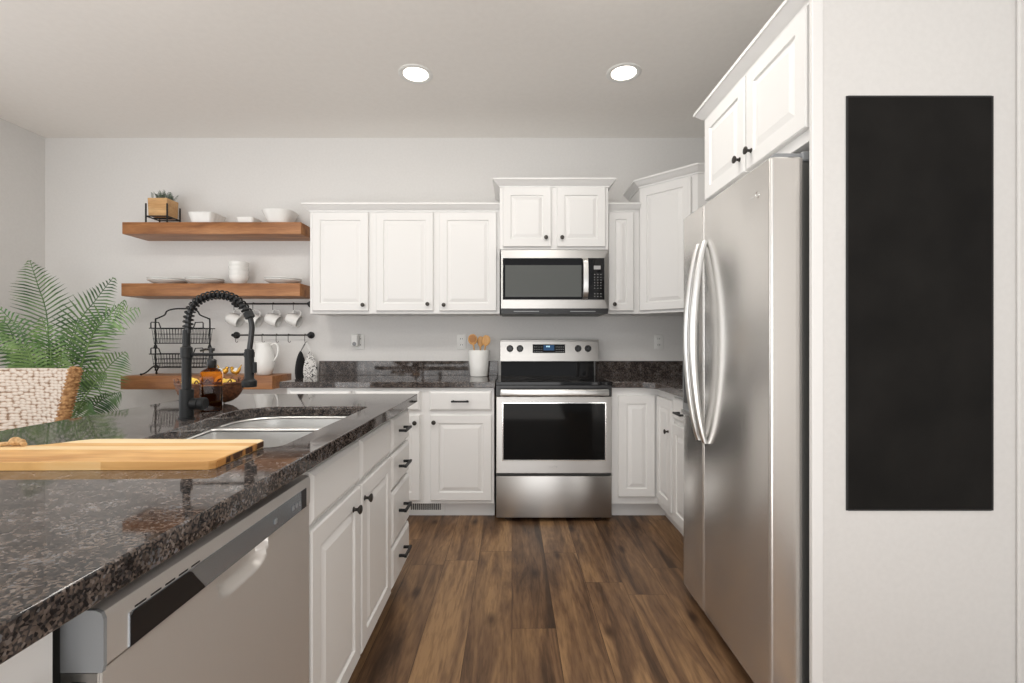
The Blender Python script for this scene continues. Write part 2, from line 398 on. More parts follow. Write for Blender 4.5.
# edge order for a rectangle (0,0)->(W,0) front, (W,0)->(W,D) right, back, left ; cmask = (left, front, right)
cabinet('wall_cabinet', 'white single-door wall cabinet beside the wooden shelves', G_WALL, (-1.474, YU, zb), 0, .459, .304, 0, .745,
        [('door', .024, .430, .02, .735, (.396, .062))], crown_z=.743, cmask=(1, 1, 0))
cabinet('wall_cabinet', 'white two-door wall cabinet left of the microwave', G_WALL, (-1.015, YU, zb), 0, .926, .304, 0, .745,
        [('door', .027, .443, .02, .735, (.405, .068)), ('door', .487, .902, .02, .735, (.522, .062))], crown_z=.743, cmask=(0, 1, 0))
cabinet('wall_cabinet', 'short white two-door wall cabinet above the microwave', G_WALL, (-.087, YB-.41, 1.830), 0, .768, .409, 0, .440,
        [('door', .023, .363, .017, .435, (.325, .078)), ('door', .403, .745, .017, .435, (.438, .078))], crown_z=.438, cmask=(1, 1, 1))
cabinet('wall_cabinet', 'narrow white wall cabinet right of the microwave', G_WALL, (.683, YU, zb), 0, .245, .304, 0, .745,
        [('door', .018, .200, .02, .735, (.058, .067))], crown_z=.743, cmask=(0, 1, 0))
# tall diagonal corner cabinet
cx0 = .930
pc = [(0, .0), (.305, -.305), (XR-.001-cx0, -.305), (XR-.001-cx0, .304), (0, .304)]
dc = empty('wall_cabinet', (cx0, YU, zb), 'tall white diagonal corner wall cabinet beside the refrigerator', 'cabinet', G_WALL)
MB().prism(pc, 0, .918).build('body', 'cab', dc, smooth=0)
crown(dc, pc, .914, [1, 1, 0, 0, 1])
mb = MB(); panel_front(mb, .012, .393, .02, .900, 0)
bmesh.ops.transform(mb.bm, matrix=Matrix.Rotation(-PI/4, 4, 'Z'), verts=mb.bm.verts)
cd = mb.build('door', 'cab', dc, smooth=11)
# over the refrigerator, faces -x
XF = .93
cabinet('wall_cabinet', 'white two-door cabinet above the refrigerator', G_WALL, (XF, 2.245, 1.805), -PI/2, .793, XR-XF-.001, 0, .425,
        [('door', .022, .403, .038, .414, (.366, .10)), ('door', .415, .788, .038, .414, (.456, .10))], crown_z=.424, cmask=(1, 1, 0))
# base cabinets on the back wall
YBF = 3.115
base = 'base_cabinet'
cabinet(base, 'white base cabinet by the wooden ledge, half hidden by the island', None, (-1.49, YBF, 0), 0, .44, YB-YBF-.001, .105, .874,
        [('drawer', .02, .425, .722, .852, (.22, .787)), ('door', .02, .425, .13, .695, (.385, .645))], toe=.075)
cabinet(base, 'white base cabinet above the floor vent, beside the island end', None, (-1.05, YBF, 0), 0, .465, YB-YBF-.001, .105, .874,
        [('drawer', .012, .443, .722, .852, (.22, .787)), ('door', .012, .443, .13, .695, (.412, .645))], toe=.075)
cabinet(base, 'white base cabinet with one drawer, left of the stove', None, (-.585, YBF, 0), 0, .467, YB-YBF-.001, .105, .874,
        [('drawer', .040, .450, .722, .852, (.245, .787)), ('door', .047, .450, .13, .695, (.072, .648))], toe=.075)
# corner base to the right of the stove (L shape)
XRF = .968
r = empty(base, (.66, YBF, 0), 'white corner base cabinet right of the stove with two folded doors', 'cabinet')
L = [(0, 0), (XRF-.66, 0), (XRF-.66, -.315), (XR-.661, -.315), (XR-.661, YB-YBF-.001), (0, YB-YBF-.001)]
MB().prism(L, .105, .874).build('body', 'cab', r, smooth=0)
Lt = [(0, .075), (XRF-.66+.07, .075), (XRF-.66+.07, -.315), (XR-.661, -.315), (XR-.661, YB-YBF-.001), (0, YB-YBF-.001)]
MB().prism(Lt, 0, .105).build('toe_kick', 'cab', r, smooth=0)
mb = MB(); panel_front(mb, .040, XRF-.66-.024, .155, .825, 0); mb.build('door', 'cab', r, smooth=11)
mb = MB(); panel_front(mb, .004, .285, .155, .825, 0)
bmesh.ops.transform(mb.bm, matrix=Matrix.Translation((XRF-.66, -.024, 0)) @ Matrix.Rotation(-PI/2, 4, 'Z'), verts=mb.bm.verts)
d2 = mb.build('door', 'cab', r, smooth=11)
mb = MB(); mb.lathe([(.009, 0), (.009, -.002), (.0055, -.004), (.005, -.013), (.010, -.017), (.0145, -.021), (.0145, -.025), (.010, -.0275), (.003, -.028)], (0, 0, 0), 18, 'y', mtx=Matrix.Rotation(-PI/2, 3, 'Z'))
bmesh.ops.translate(mb.bm, vec=(XRF-.66-.02, -.262, .632), verts=mb.bm.verts)
mb.build('knob', 'bronze', d2)
cabinet(base, 'white base cabinet with one drawer, beside the far side of the refrigerator', None, (XRF, 2.798, 0), -PI/2, .52, XR-XRF-.001, .105, .874,
        [('drawer', .02, .50, .722, .852, (.185, .775)), ('door', .02, .50, .13, .695, (.46, .632))], toe=.07)

# ------------------------------------------------------------------ back counters
def eased(name, mb, m, label=None, cat=None, parent=None, loc=(0, 0, 0), bevel=.003):
    o = mb.build(name, m, parent, loc, smooth=30, bevel=bevel)
    return tag(o, label, cat)
r = empty('countertop', (-1.53, 3.09, .874), 'dark granite countertop left of the stove with backsplash', 'countertop')
eased('slab', MB().box(0, 1.422-.003, 0, YB-3.09-.001, 0, .04), 'granite', parent=r)
eased('backsplash', MB().box(.005, 1.422-.003, YB-3.09-.021, YB-3.09-.001, .04, .152), 'granite', parent=r, bevel=.002)
r = empty('countertop', (.66, 3.09, .874), 'dark granite corner countertop right of the stove with backsplash', 'countertop')
x1, y1 = XR-.661, YB-3.09-.001
mb = MB(); mb.prism([(0, 0), (.20, 0), (.265, -.065), (.265, -.815), (x1, -.815), (x1, y1), (0, y1)], 0, .04); eased('slab', mb, 'granite', parent=r)
mb = MB(); mb.prism([(0, y1-.02), (x1-.02, y1-.02), (x1-.02, -.815), (x1, -.815), (x1, y1), (0, y1)], .04, .152); eased('backsplash', mb, 'granite', parent=r, bevel=.002)

# floor vent in the toe kick
r = empty('floor_vent', (-.565, YBF+.075, 0), 'white slotted vent grille in the toe kick of the back cabinets', 'vent')
mb = MB(); x0, x1, z0, z1 = -.135, .105, .012, .098
mb.box(x0, x1, -.006, -.001, z0, z0+.026); mb.box(x0, x1, -.006, -.001, z1-.014, z1); mb.box(x0, x0+.014, -.006, -.001, z0+.026, z1-.014); mb.box(x1-.022, x1, -.006, -.001, z0+.026, z1-.014)
for k in range(15):
    x = x0+.022+k*.0133; mb.box(x, x+.0045, -.006, -.003, z0+.026, z1-.014)
mb.build('grille', 'white_plastic', r)
MB().box(x0+.01, x1-.01, -.002, -.0005, z0+.02, z1-.01).build('duct_opening', 'plastic_black', r)

# ------------------------------------------------------------------ stove
RX0, RX1 = -.106, .655
YD = 3.07
r = empty('stove', ((RX0+RX1)/2, YD, 0), 'stainless steel electric stove with black glass cooktop', 'stove')
hw = (RX1-RX0)/2
MB().box(-hw+.002, hw-.002, .035, .655, .03, .905).build('body', 'dark_grey', r)
mb = MB(); mb.box(-hw, hw, .004, .60, .893, .916, .003); mb.build('cooktop', 'glass_black', r)
for (bx, by, br) in ((-.19, .17, .10), (.19, .17, .115), (-.19, .43, .075), (.19, .43, .09)):
    MB().lathe([(br, .9161), (br+.003, .9164), (br+.003, .9161)], (bx, by, 0), 40, cap0=False, cap1=False).build('burner_ring', 'burner', r)
mb = MB(); mb.box(-hw+.001, hw-.001, .006, .035, .822, .893, .002); mb.build('front_trim', 'plastic_black', r)
# oven door with a window
mb = MB(); a, b, c_, d_ = -hw+.003, hw-.003, .318, .818
wx0, wx1, wz0, wz1 = -.332, .334, .405, .775
o_ = [(a, c_), (b, c_), (b, d_), (a, d_)]; i_ = [(wx0, wz0), (wx1, wz0), (wx1, wz1), (wx0, wz1)]
L0 = mb.loop([(x, .034, z) for x, z in o_]); L1 = mb.loop([(x, .003, z) for x, z in o_]); L2 = mb.loop([(x+(.003 if x < 0 else -.003), 0, z+(.003 if z < .5 else -.003)) for x, z in o_])
L3 = mb.loop([(x, 0, z) for x, z in i_]); L4 = mb.loop([(x, .008, z) for x, z in i_])
for p, q in ((L0, L1), (L1, L2), (L2, L3), (L3, L4)): mb.bridge(p, q)
mb.cap(L0, True); door = mb.build('oven_door', 'steel', r, smooth=25)
M['oven_glass'] = mat('oven_window_glass', (.005, .005, .005), .06, 0, Specular_IOR_Level=.12)
MB().box(wx0, wx1, .004, .009, wz0, wz1).build('window', 'oven_glass', door)
mb = MB()
def fr(i): return [(wx0-i, wz0-i), (wx1+i, wz0-i), (wx1+i, wz1+i), (wx0-i, wz1+i)]
mb.loft([[(x, .0, z) for x, z in fr(.007)], [(x, -.002, z) for x, z in fr(.006)], [(x, -.002, z) for x, z in fr(.001)], [(x, .004, z) for x, z in fr(0)]], False, False)
mb.build('window_trim', 'chrome', door)
mb = MB(); mb.box(-hw+.03, hw-.03, -.052, -.03, .827, .871, .008, 3)
for s in (-1, 1): mb.box(s*(hw-.06)-.012, s*(hw-.06)+.012, -.034, .008, .838, .862, .003)
mb.build('handle', 'handle', door)
mb = MB(); mb.lathe([(.0075, .0), (.0085, -.0012), (.0095, 0)], (.0, 0, .362), 24, 'y', False, False); mb.box(-.035, -.014, -.0008, .0005, .3585, .3625); mb.box(.012, .02, -.0008, .0005, .356, .366)
mb.build('maker_emblem', 'mark', door)
slab = MB(); slab.box(-hw+.003, hw-.003, 0, .034, .028, .300, .004, 2); slab.build('storage_drawer', 'steel', r)
for s in (-1, 1): MB().box(s*.30-.02, s*.30+.02, .06, .10, 0, .03).build('foot', 'plastic_black', r)
MB().box(-.33, .33, .05, .06, .012, .03).build('kick_strip', 'plastic_black', r)
# back guard
mb = MB(); mb.loft([[(-.36, .56, .916), (.36, .56, .916), (.36, .575, 1.028), (-.36, .575, 1.028)], [(-.36, .655, .916), (.36, .655, .916), (.36, .655, 1.028), (-.36, .655, 1.028)]])
mb.build('back_riser', 'glass_black', r, smooth=0)
bgw = .379
mb = MB(); mb.loft([[(-bgw, .535, 1.028), (bgw, .535, 1.028), (bgw, .552, 1.182), (-bgw, .552, 1.182)], [(-bgw, .650, 1.028), (bgw, .650, 1.028), (bgw, .650, 1.186), (-bgw, .650, 1.186)]])
mb.box(-bgw, bgw, .552, .650, 1.182, 1.192, .002)
guard = mb.build('control_panel', 'steel', r, smooth=0, bevel=.004); guard.location.x = .014
def gy(z): return .535+.017*(z-1.028)/.154
mb = MB()
dx0, dx1, dz0, dz1 = -.130, .120, 1.092, 1.158
mb.loft([[(dx0, gy(dz0)-.003, dz0), (dx1, gy(dz0)-.003, dz0), (dx1, gy(dz1)-.003, dz1), (dx0, gy(dz1)-.003, dz1)], [(dx0, .56, dz0), (dx1, .56, dz0), (dx1, .56, dz1), (dx0, .56, dz1)]])
disp = mb.build('display', 'glass_black', guard, smooth=0)
mb = MB(); mb.loft([[(-.046, gy(1.11)-.0035, 1.112), (.036, gy(1.11)-.0035, 1.112), (.036, gy(1.15)-.0035, 1.152), (-.046, gy(1.15)-.0035, 1.152)], [(-.046, .555, 1.112), (.036, .555, 1.112), (.036, .555, 1.152), (-.046, .555, 1.152)]])
mb.build('clock_screen', 'lcd', disp, smooth=0)
mb = MB()
for k in range(3): MB().box(-.024+k*.010, -.018+k*.010, gy(1.14)-.0045, gy(1.14)-.003, 1.136, 1.147).build('clock_digit', 'lcd_digit', disp)
for k in range(5):
    for j in range(3):
        for sx in (-.119+k*.014, .048+k*.014): MB().box(sx, sx+.006, gy(1.1)-.0036+.002*(j == 2), gy(1.1)+.004, 1.1+j*.018, 1.1035+j*.018).build('key', 'mark', disp)
for x in (-.304, -.227, .220, .296):
    mb = MB(); z = 1.126; y = gy(z)
    mb.lathe([(.026, .001), (.026, -.003), (.021, -.005), (.019, -.022), (.017, -.024)], (x, y, z), 28, 'y'); mb.box(x-.004, x+.004, y-.030, y-.02, z-.018, z+.018, .001)
    mb.build('knob', 'plastic_black', guard)

# ------------------------------------------------------------------ microwave
r = empty('microwave', (.302, YB-.41, 1.378), 'stainless over-the-range microwave with black glass door', 'microwave')
hw = .380; hz = .449
MB().box(-hw, hw, .03, .405, 0, hz).build('body', 'dark_grey', r)
MB().box(-hw, hw, .006, .03, 0, .036).build('vent_strip', 'plastic_black', r)
for s in (-.2, .2): MB().box(s-.09, s+.09, .004, .008, .012, .018).build('vent_slot', 'grey_plastic', r)
mb = MB()
o_ = [(-hw, .036), (hw, .036), (hw, hz), (-hw, hz)]; i_ = [(-.367, .097), (.352, .097), (.352, .392), (-.367, .392)]
L0 = mb.loop([(x, .03, z) for x, z in o_]); L1 = mb.loop([(x, .002, z) for x, z in o_]); L3 = mb.loop([(x, .0, z) for x, z in i_]); L4 = mb.loop([(x, .010, z) for x, z in i_])
for p, q in ((L0, L1), (L1, L3), (L3, L4)): mb.bridge(p, q)
mb.cap(L0, True); mb.build('front_frame', 'steel', r, smooth=0)
mb = MB(); mb.box(-.367, .256, .002, .012, .097, .392); door = mb.build('door', 'glass_black', r)
MB().box(-.350, .190, .0012, .003, .118, .342).build('window', 'mw_glass', door)
mb = MB(); hx = .214
mb.loft([[(hx-.020, y, z), (hx+.020, y, z), (hx+.016, y-.012, z), (hx-.016, y-.012, z)] for z, y in ((.100, 0), (.112, -.02), (.15, -.035), (.245, -.042), (.34, -.035), (.378, -.02), (.390, 0))])
mb.build('handle', 'handle', door, smooth=40)
mb = MB(); mb.box(.257, .352, .001, .012, .097, .392); cp = mb.build('control_panel', 'glass_black', r)
MB().box(.277, .325, .0002, .0015, .312, .338).build('display', 'mark', cp)
for i in range(3):
    for j in (0, 1, 3, 4, 5, 6, 7, 8):
        MB().box(.280+i*.022, .286+i*.022, .0003, .0012, .118+j*.0195, .122+j*.0195).build('key', 'mark', cp)

# ------------------------------------------------------------------ refrigerator (doors face -x)
r = empty('refrigerator', (.80, 1.457, 0), 'tall stainless side-by-side refrigerator with bowed handles', 'refrigerator')
FW = .78
MB().box(.108, .72, .012, FW-.008, .02, 1.742, .004).build('body', 'dark_grey', r)
MB().box(.085, .12, .03, FW-.03, .012, .075).build('base_grille', 'plastic_black', r)
for y in (.06, FW-.06):
    for x in (.15, .62): MB().box(x-.02, x+.02, y-.02, y+.02, 0, .03).build('foot', 'plastic_black', r)
def fr_door(y0, y1, r0, r1, name='door'):
    pts = [(.100, y1), (.100, y0)]
    for rr, yc, a0, a1 in ((r0, y0, 0, 1), (r1, y1, 1, 0)):
        n = 7
        arc = []
        for k in range(n):
            t = PI/2*k/(n-1)
            arc.append((rr-rr*math.sin(t), (yc+rr-rr*math.cos(t)) if a0 == 0 else (yc-rr+rr*math.cos(t))))
        pts += arc if a0 == 0 else arc[::-1]
    mb = MB()
    z0, z1 = .046, 1.752
    def off(e): 
        cxx, cyy = .05, (y0+y1)/2
        return [(x+(e if x < cxx else -e), y+(e if y < cyy else -e)) for x, y in pts]
    mb.loft([[(x, y, z0) for x, y in off(.004)], [(x, y, z0+.004) for x, y in pts], [(x, y, z1-.006) for x, y in pts], [(x, y, z1) for x, y in off(.006)]])
    return mb.build(name, 'steel_fridge', r, smooth=40)
yg = .508
d1 = fr_door(0, yg-.003, .012, .010)
d2 = fr_door(yg+.003, FW, .010, .055)
for dd, y in ((d1, yg-.032), (d2, yg+.032)):
    mb = MB(); loops = []
    for k in range(25):
        t = k/24; z = .760+.832*t; b = math.sin(PI*t)**.75
        xo = -.006-.050*b; hw_ = .0105+.002*b; th = .011+.006*b
        loops.append([(xo+th*math.sin(a)*1.0, y+hw_*math.cos(a), z) for a in [2*PI*j/14 for j in range(14)]])
    mb.loft(loops); mb.build('handle', 'handle', dd, smooth=50)
mb = MB(); mb.box(-.012, .02, .575, .715, .845, 1.262, .004, 2); dp = mb.build('water_dispenser', 'grey_plastic', d2)
MB().box(-.0135, -.008, .595, .695, .90, 1.13).build('dispenser_recess', 'plastic_black', dp)
MB().box(-.022, .0, .585, .705, .852, .868, .003).build('drip_tray', 'handle', dp)
mb = MB(); mb.lathe([(.0095, .0003), (.0105, -.0012), (.0115, .0003)], (0, .075, 1.655), 20, 'x', False, False); mb.box(-.001, .0005, .095, .12, 1.653, 1.657)
mb.build('maker_emblem', 'chrome', d1)
for y0 in (.012, FW-.11):
    mb = MB(); mb.box(.02, .19, y0, y0+.05, 1.753, 1.768, .006, 2); mb.box(.105, .30, y0-.004 if y0 < .1 else y0, y0+.09, 1.742, 1.772, .004); mb.build('hinge_cover', 'grey_plastic', r)
mb = MB(); mb.box(.092, .110, .016, FW-.012, .06, 1.735); mb.build('door_gasket', 'plastic_black', r)

# ------------------------------------------------------------------ chalkboard
X0, X1, Z0, Z1 = 1.010, 1.450, .668, 1.918
r = empty('chalkboard', ((X0+X1)/2, YP, Z0), 'tall black chalkboard on the wall beside the refrigerator', 'chalkboard')
MB().box(X0-(X0+X1)/2, X1-(X0+X1)/2, -.0025, -.0005, 0, Z1-Z0).build('board', 'chalk', r)
mb = MB(); a = (X1-X0)/2; h_ = Z1-Z0
mb.box(-a-.002, -a+.004, -.0032, -.0005, 0, h_); mb.box(a-.004, a+.002, -.0032, -.0005, 0, h_); mb.box(-a+.004, a-.004, -.0032, -.0005, -.001, .004); mb.box(-a+.004, a-.004, -.0032, -.0005, h_-.004, h_+.001)
mb.build('frame', 'plastic_black', r)

# ------------------------------------------------------------------ island
XI = -.532      # face frame plane of the island; the fronts stand 20 mm proud
DI = .60
cabinet('island_sink_cabinet', 'white island cabinet under the sink with two knobbed doors', None, (XI, 1.192, 0), PI/2, .813, DI, .105, .8735,
        [('slab', .012, .398, .705, .842, None), ('slab', .412, .800, .705, .842, None), ('door', .012, .398, .11, .69, (.325, .635)), ('door', .412, .800, .11, .69, (.440, .635))], toe=.075, hollow=True)
cabinet('island_drawer_cabinet', 'white island cabinet with four drawers at the far island end', None, (XI, 2.006, 0), PI/2, .354, DI, .105, .8735,
        [('drawer', .012, .342, .70, .846, (.17, .775)), ('drawer', .012, .342, .538, .686, (.17, .614)), ('drawer', .012, .342, .298, .524, (.17, .413)), ('drawer', .012, .342, .11, .284, (.17, .208))], toe=.075)
cabinet('island_end_cabinet', 'plain white island cabinet at the near side of the dishwasher', None, (XI-.018, -.38, 0), PI/2, .944, DI-.018, .105, .8735,
        [('door', .02, .45, .13, .775, (.41, .72)), ('door', .47, .915, .13, .775, (.51, .72))], toe=.075)
MB_ = MB().box(0, .02, 0, 2.74, 0, .8735, .001)
r = MB_.build('island_back_panel', 'cab', None, (XI-DI-.022, -.38, 0)); tag(r, 'white panel on the seating side of the island', 'panel')

# counter with the sink cut-out
out = [(-.476, -.45), (-.476, 2.365), (-.486, 2.375)]
for k in range(7):
    t = PI/2*k/6; out.append((-1.38-.13*math.sin(t), 2.245+.13*math.cos(t)))
out += [(-1.51, -.45)]
out = out[::-1]
hole = []
def corner(cx, cy, rr, a0, n=5):
    for k in range(n+1):
        a = a0+PI/2*k/n; hole.append((cx+rr*math.cos(a), cy+rr*math.sin(a)))
corner(-.615, 1.205, .035, -PI/2); corner(-.615, 1.875, .035, 0)
hole += [(-.80, 1.912), (-.90, 1.910)]
for k in range(9):
    t = k/8*PI/2; hole.append((-.93-.127*math.sin(t), 1.772+.136*math.cos(t)))
hole += [(-1.054, 1.70), (-1.040, 1.60), (-1.022, 1.48), (-1.010, 1.36), (-1.0, 1.27)]
for k in range(1, 6):
    t = k/5*PI/2; hole.append((-.94-.058*math.cos(t), 1.228-.058*math.sin(t)))
def holed(outer, holes, z0, z1):
    mb = MB(); bm = mb.bm
    for z in (z1, z0):
        es = []
        for lp in [outer]+holes:
            vs = [bm.verts.new((x, y, z)) for x, y in lp]
            es += [bm.edges.new((vs[i], vs[(i+1) % len(vs)])) for i in range(len(vs))]
        bmesh.ops.triangle_fill(bm, use_beauty=True, edges=es)
    for lp in [outer]+holes:
        a = [bm.verts.new((x, y, z0)) for x, y in lp]; b = [bm.verts.new((x, y, z1)) for x, y in lp]; mb.bridge(a, b)
    bmesh.ops.remove_doubles(bm, verts=bm.verts, dist=1e-5)
    return mb
ox, oy = -1.0, 1.0
sh = lambda l: [(x-ox, y-oy) for x, y in l]
o = holed(sh(out), [sh(hole)], 0, .0395).build('island_countertop', 'granite', None, (ox, oy, .8745), smooth=30, bevel=.003)
tag(o, 'dark speckled granite island countertop with a sink cut-out', 'countertop')
# sink: rim plate with two bowls
SY = 1.655
r = empty('sink', (-.82, 1.55, .8735), 'stainless double-bowl sink set under the island countertop', 'sink')
def shrink(l, e):
    cxm = sum(p[0] for p in l)/len(l); cym = sum(p[1] for p in l)/len(l)
    return [(cxm+(x-cxm)*(1-e/abs(.25)), cym+(y-cym)*(1-e/.25)) for x, y in l]
def clip_y(l, y0, keep_lower):
    res = []
    n = len(l)
    for i in range(n):
        (xa, ya), (xb, yb_) = l[i], l[(i+1) % n]
        ia = (ya < y0) == keep_lower; ib = (yb_ < y0) == keep_lower
        if ia: res.append((xa, ya))
        if ia != ib:
            t = (y0-ya)/(yb_-ya); res.append((xa+(xb-xa)*t, y0))
    return res
def rounded(l, rr, n=4):
    """round the sharp corners of a loop"""
    res = []; N = len(l)
    for i in range(N):
        p, a, b = Vector(l[i]), Vector(l[i-1]), Vector(l[(i+1) % N])
        u, v = (a-p), (b-p); ang = u.angle(v)
        if ang < math.radians(130):
            m_ = min(rr, u.length*.45, v.length*.45); u.normalize(); v.normalize()
            for k in range(n+1):
                t = k/n; q = (p+u*m_)*(1-t)**2+p*2*t*(1-t)+(p+v*m_)*t*t; res.append((q.x, q.y))
        else: res.append((p.x, p.y))
    return res
sx, sy = -.82, 1.55
local = lambda l: [(x-sx, y-sy) for x, y in l]
big = outset(hole, [-.002]*len(hole)) if False else hole
near = rounded(clip_y(hole, SY-.016, True), .05); far = rounded(clip_y(hole, SY+.016, False), .05)
def inward(l, e):
    # negative outset of a counter-clockwise loop
    return outset(l, [-e]*len(l))
def ccw(l): return l if sum(l[i-1][0]*l[i][1]-l[i][0]*l[i-1][1] for i in range(len(l))) > 0 else l[::-1]
near, far = ccw(near), ccw(far)
def scale_loop(l, f, g=None):
    cxm = (min(p[0] for p in l)+max(p[0] for p in l))/2; cym = (min(p[1] for p in l)+max(p[1] for p in l))/2
    return [(cxm+(x-cxm)*f, cym+(y-cym)*(g or f)) for x, y in l]
nb, fb = scale_loop(near, .985), scale_loop(far, .985, .97)
outer = [(x, y) for x, y in ccw([(-.56, 1.165), (-.56, 1.93), (-.92, 1.93), (-1.02, 1.90), (-1.075, 1.80), (-1.075, 1.70), (-1.04, 1.35), (-1.01, 1.165)])]
holed(local(outer), [local(nb), local(fb)], -.010, -.0005).build('rim', 'steel_sink', r, smooth=50, bevel=.0045)
for lp, nm, dep in ((nb, 'bowl', .185), (fb, 'bowl', .15)):
    mb = MB(); lp = local(lp)
    lp_ = lambda f, g: scale_loop(lp, f, g)
    loops = [[(x, y, -.0102) for x, y in lp], [(x, y, -dep*.6) for x, y in lp_(.975, .96)], [(x, y, -dep*.9) for x, y in lp_(.94, .92)], [(x, y, -dep*.985) for x, y in lp_(.85, .80)], [(x, y, -dep) for x, y in lp_(.6, .55)]]
    mb.loft(loops, False, True)
    bw = mb.build(nm, 'steel_sink', r, smooth=60)
    mb = MB(); c = scale_loop(lp, 0)[0]
    mb.lathe([(.042, -dep+.0005), (.040, -dep+.003), (.03, -dep+.001), (.0, -dep+.001)], (c[0], c[1], 0), 24, cap0=False, cap1=False); mb.build('drain', 'chrome', bw)

# dishwasher (front faces +x)
YW0, YW1 = .588, 1.186
r = empty('dishwasher', (-.512, YW0, 0), 'stainless steel dishwasher built into the island', 'dishwasher')
W = YW1-YW0
MB().box(-.56, -.052, .012, W-.012, .10, .832).build('tub', 'dark_grey', r)
MB().box(-.56, -.09, .012, W-.012, 0, .10).build('kick_plate', 'plastic_black', r)
# door panel with a pressed pocket under the console
mb = MB(); ny, nz = 72, 60; z0, z1 = .105, .7665
zs = [z0+(.62-z0)*i/10 for i in range(10)]+[.62+(z1-.62)*i/(nz-10) for i in range(nz-9)]
ys = [W*j/ny for j in range(ny+1)]
def pocket(y, z):
    u = (y-.312)/.082; v = (z1-z)/.050
    if abs(u) >= 1: return 0
    edge = (1-u**6)**.5
    s = (edge-v)/.38
    s = max(0, min(1, s)); return -.018*s*s*(3-2*s) if v < edge else 0
grid = [[mb.bm.verts.new((pocket(y, z), y, z)) for y in ys] for z in zs]
for i in range(len(zs)-1):
    for j in range(ny): mb.bm.faces.new((grid[i][j], grid[i][j+1], grid[i+1][j+1], grid[i+1][j]))
bl = [(-.05, y, z) for y, z in ((0, z0), (W, z0), (W, z1), (0, z1))]
bk = mb.loop(bl)
mb.cap(bk, True)
mb.bm.faces.new([grid[0][j] for j in range(ny+1)][::-1]+[bk[0], bk[1]])
mb.bm.faces.new([grid[i][0] for i in range(len(zs))]+[bk[3], bk[0]])
mb.bm.faces.new([grid[i][ny] for i in range(len(zs))][::-1]+[bk[1], bk[2]])
door = mb.build('door', 'steel_dw', r, smooth=40)
# console
mb = MB()
prof = [(-.05, .768), (.0, .768), (.003, .772), (.003, .830), (0, .838), (-.007, .841), (-.05, .8415)]
mb.loft([[(x, y, z) for x, z in prof] for y in (.002, .006, W-.006, W-.002)])
con = mb.build('console', 'steel_dw', r, smooth=25)
mb = MB(); mb.loft([[(x, y, z) for x, z in [(-.0505, .764), (.0015, .764), (.0035, .772), (.0035, .8305), (.0003, .8385), (-.0068, .8415), (-.0505, .842)]] for y in (-.003, .002)])
mb.build('end_cap', 'grey_plastic', con, smooth=0)
M['insert'] = mat('smoked_panel', (.44, .49, .54), .2, .75)
mb = MB(); mb.box(.001, .0045, .036, .572, .7705, .8165); ins = mb.build('control_insert', 'insert', con)
mb = MB(); mb.loft([[(x, y, z) for y, z in ((.037, .771), (.190, .771), (.166, .8), (.158, .811), (.150, .816), (.043, .816), (.037, .811))] for x in (.0042, .0052)]); mb.build('dark_screen', 'plastic_black', ins)
MB().box(.0042, .0052, .545, .571, .771, .816).build('dark_end_screen', 'plastic_black', ins)
for y in (.415, .495, .512, .529): MB().box(.004, .0072, y, y+.010, .786, .797, .001).build('button', 'grey_plastic', ins)
for k in range(5): MB().box(.0025, .0034, .046+k*.028, .066+k*.028, .8178, .8205).build('vent_slot', 'plastic_black', con)
mb = MB(); mb.box(-.050, -.004, -.003, -.0005, .11, .763); e = mb.build('door_side', 'steel', door)
MB().box(-.036, -.018, -.004, -.002, .735, .752).build('latch_hole', 'plastic_black', e)

# ------------------------------------------------------------------ faucet
FX, FY = -1.108, 1.60
r = empty('kitchen_faucet', (FX, FY, .914), 'black spring pull-down faucet behind the sink', 'faucet')
zz = lambda y: H+(342-y)/293.75-.914
xx = lambda x: (x-185.5)/293.75
MB().lathe([(.026, 0), (.026, .004), (.0215, .006), (.0215, zz(389.5)), (.018, zz(389)), (.0145, zz(389))], seg=24, cap1=False).build('base', 'black', r)
MB().lathe([(.0145, zz(389.6)), (.0145, zz(358)), (.0182, zz(357.5)), (.0182, zz(347.5)), (.0145, zz(347)), (.0118, zz(346)), (.0118, zz(330))], seg=24).build('riser', 'black', r)
mb = MB(); mb.lathe([(.016, .016), (.0195, .02), (.0195, .042), (.017, .044), (.017, .047), (.0215, .048), (.0215, .062), (.018, .065)], (0, 0, .052), 24, 'x')
mb.build('valve_handle', 'black', r)
arc = smoothpath([(xx(187.2), 0, zz(333)), (xx(187.1), 0, zz(321)), (xx(190), 0, zz(309.5)), (xx(197), 0, zz(301)), (xx(208), 0, zz(296)), (xx(220.5), 0, zz(294.8)), (xx(232), 0, zz(298)), (xx(241), 0, zz(305)), (xx(248), 0, zz(315)), (xx(250.8), 0, zz(326)), (xx(250), 0, zz(338)), (xx(248.3), 0, zz(351))], 8)
MB().tube(arc, .0088, 12).build('hose', 'plastic_black', r)
# spring coil around the hose
ln = [0]
for a, b in zip(arc, arc[1:]): ln.append(ln[-1]+(b-a).length)
tot = ln[8*8]
pts = []
turns = 21
N = turns*14
for i in range(N+1):
    s_ = tot*(.03+.97*i/N); k = max(j for j in range(len(ln)) if ln[j] <= s_+1e-9); k = min(k, len(arc)-2)
    t = (s_-ln[k])/(ln[k+1]-ln[k]); p = arc[k].lerp(arc[k+1], t); tg = (arc[k+1]-arc[k]).normalized()
    nrm = Vector((-tg.z, 0, tg.x)); a = 2*PI*i/14
    pts.append(p+(nrm*math.cos(a)+Vector((0, 1, 0))*math.sin(a))*.0138)
MB().tube(pts, .0030, 6).build('spring', 'black', r)
p = arc[64]; tg = (arc[66]-arc[62]).normalized(); q = tg.to_track_quat('Z', 'Y').to_matrix()
MB().lathe([(.012, -.012), (.016, -.010), (.016, .010), (.012, .012)], p, 18, mtx=q).build('spring_collar', 'black', r)
hx = xx(248.3)
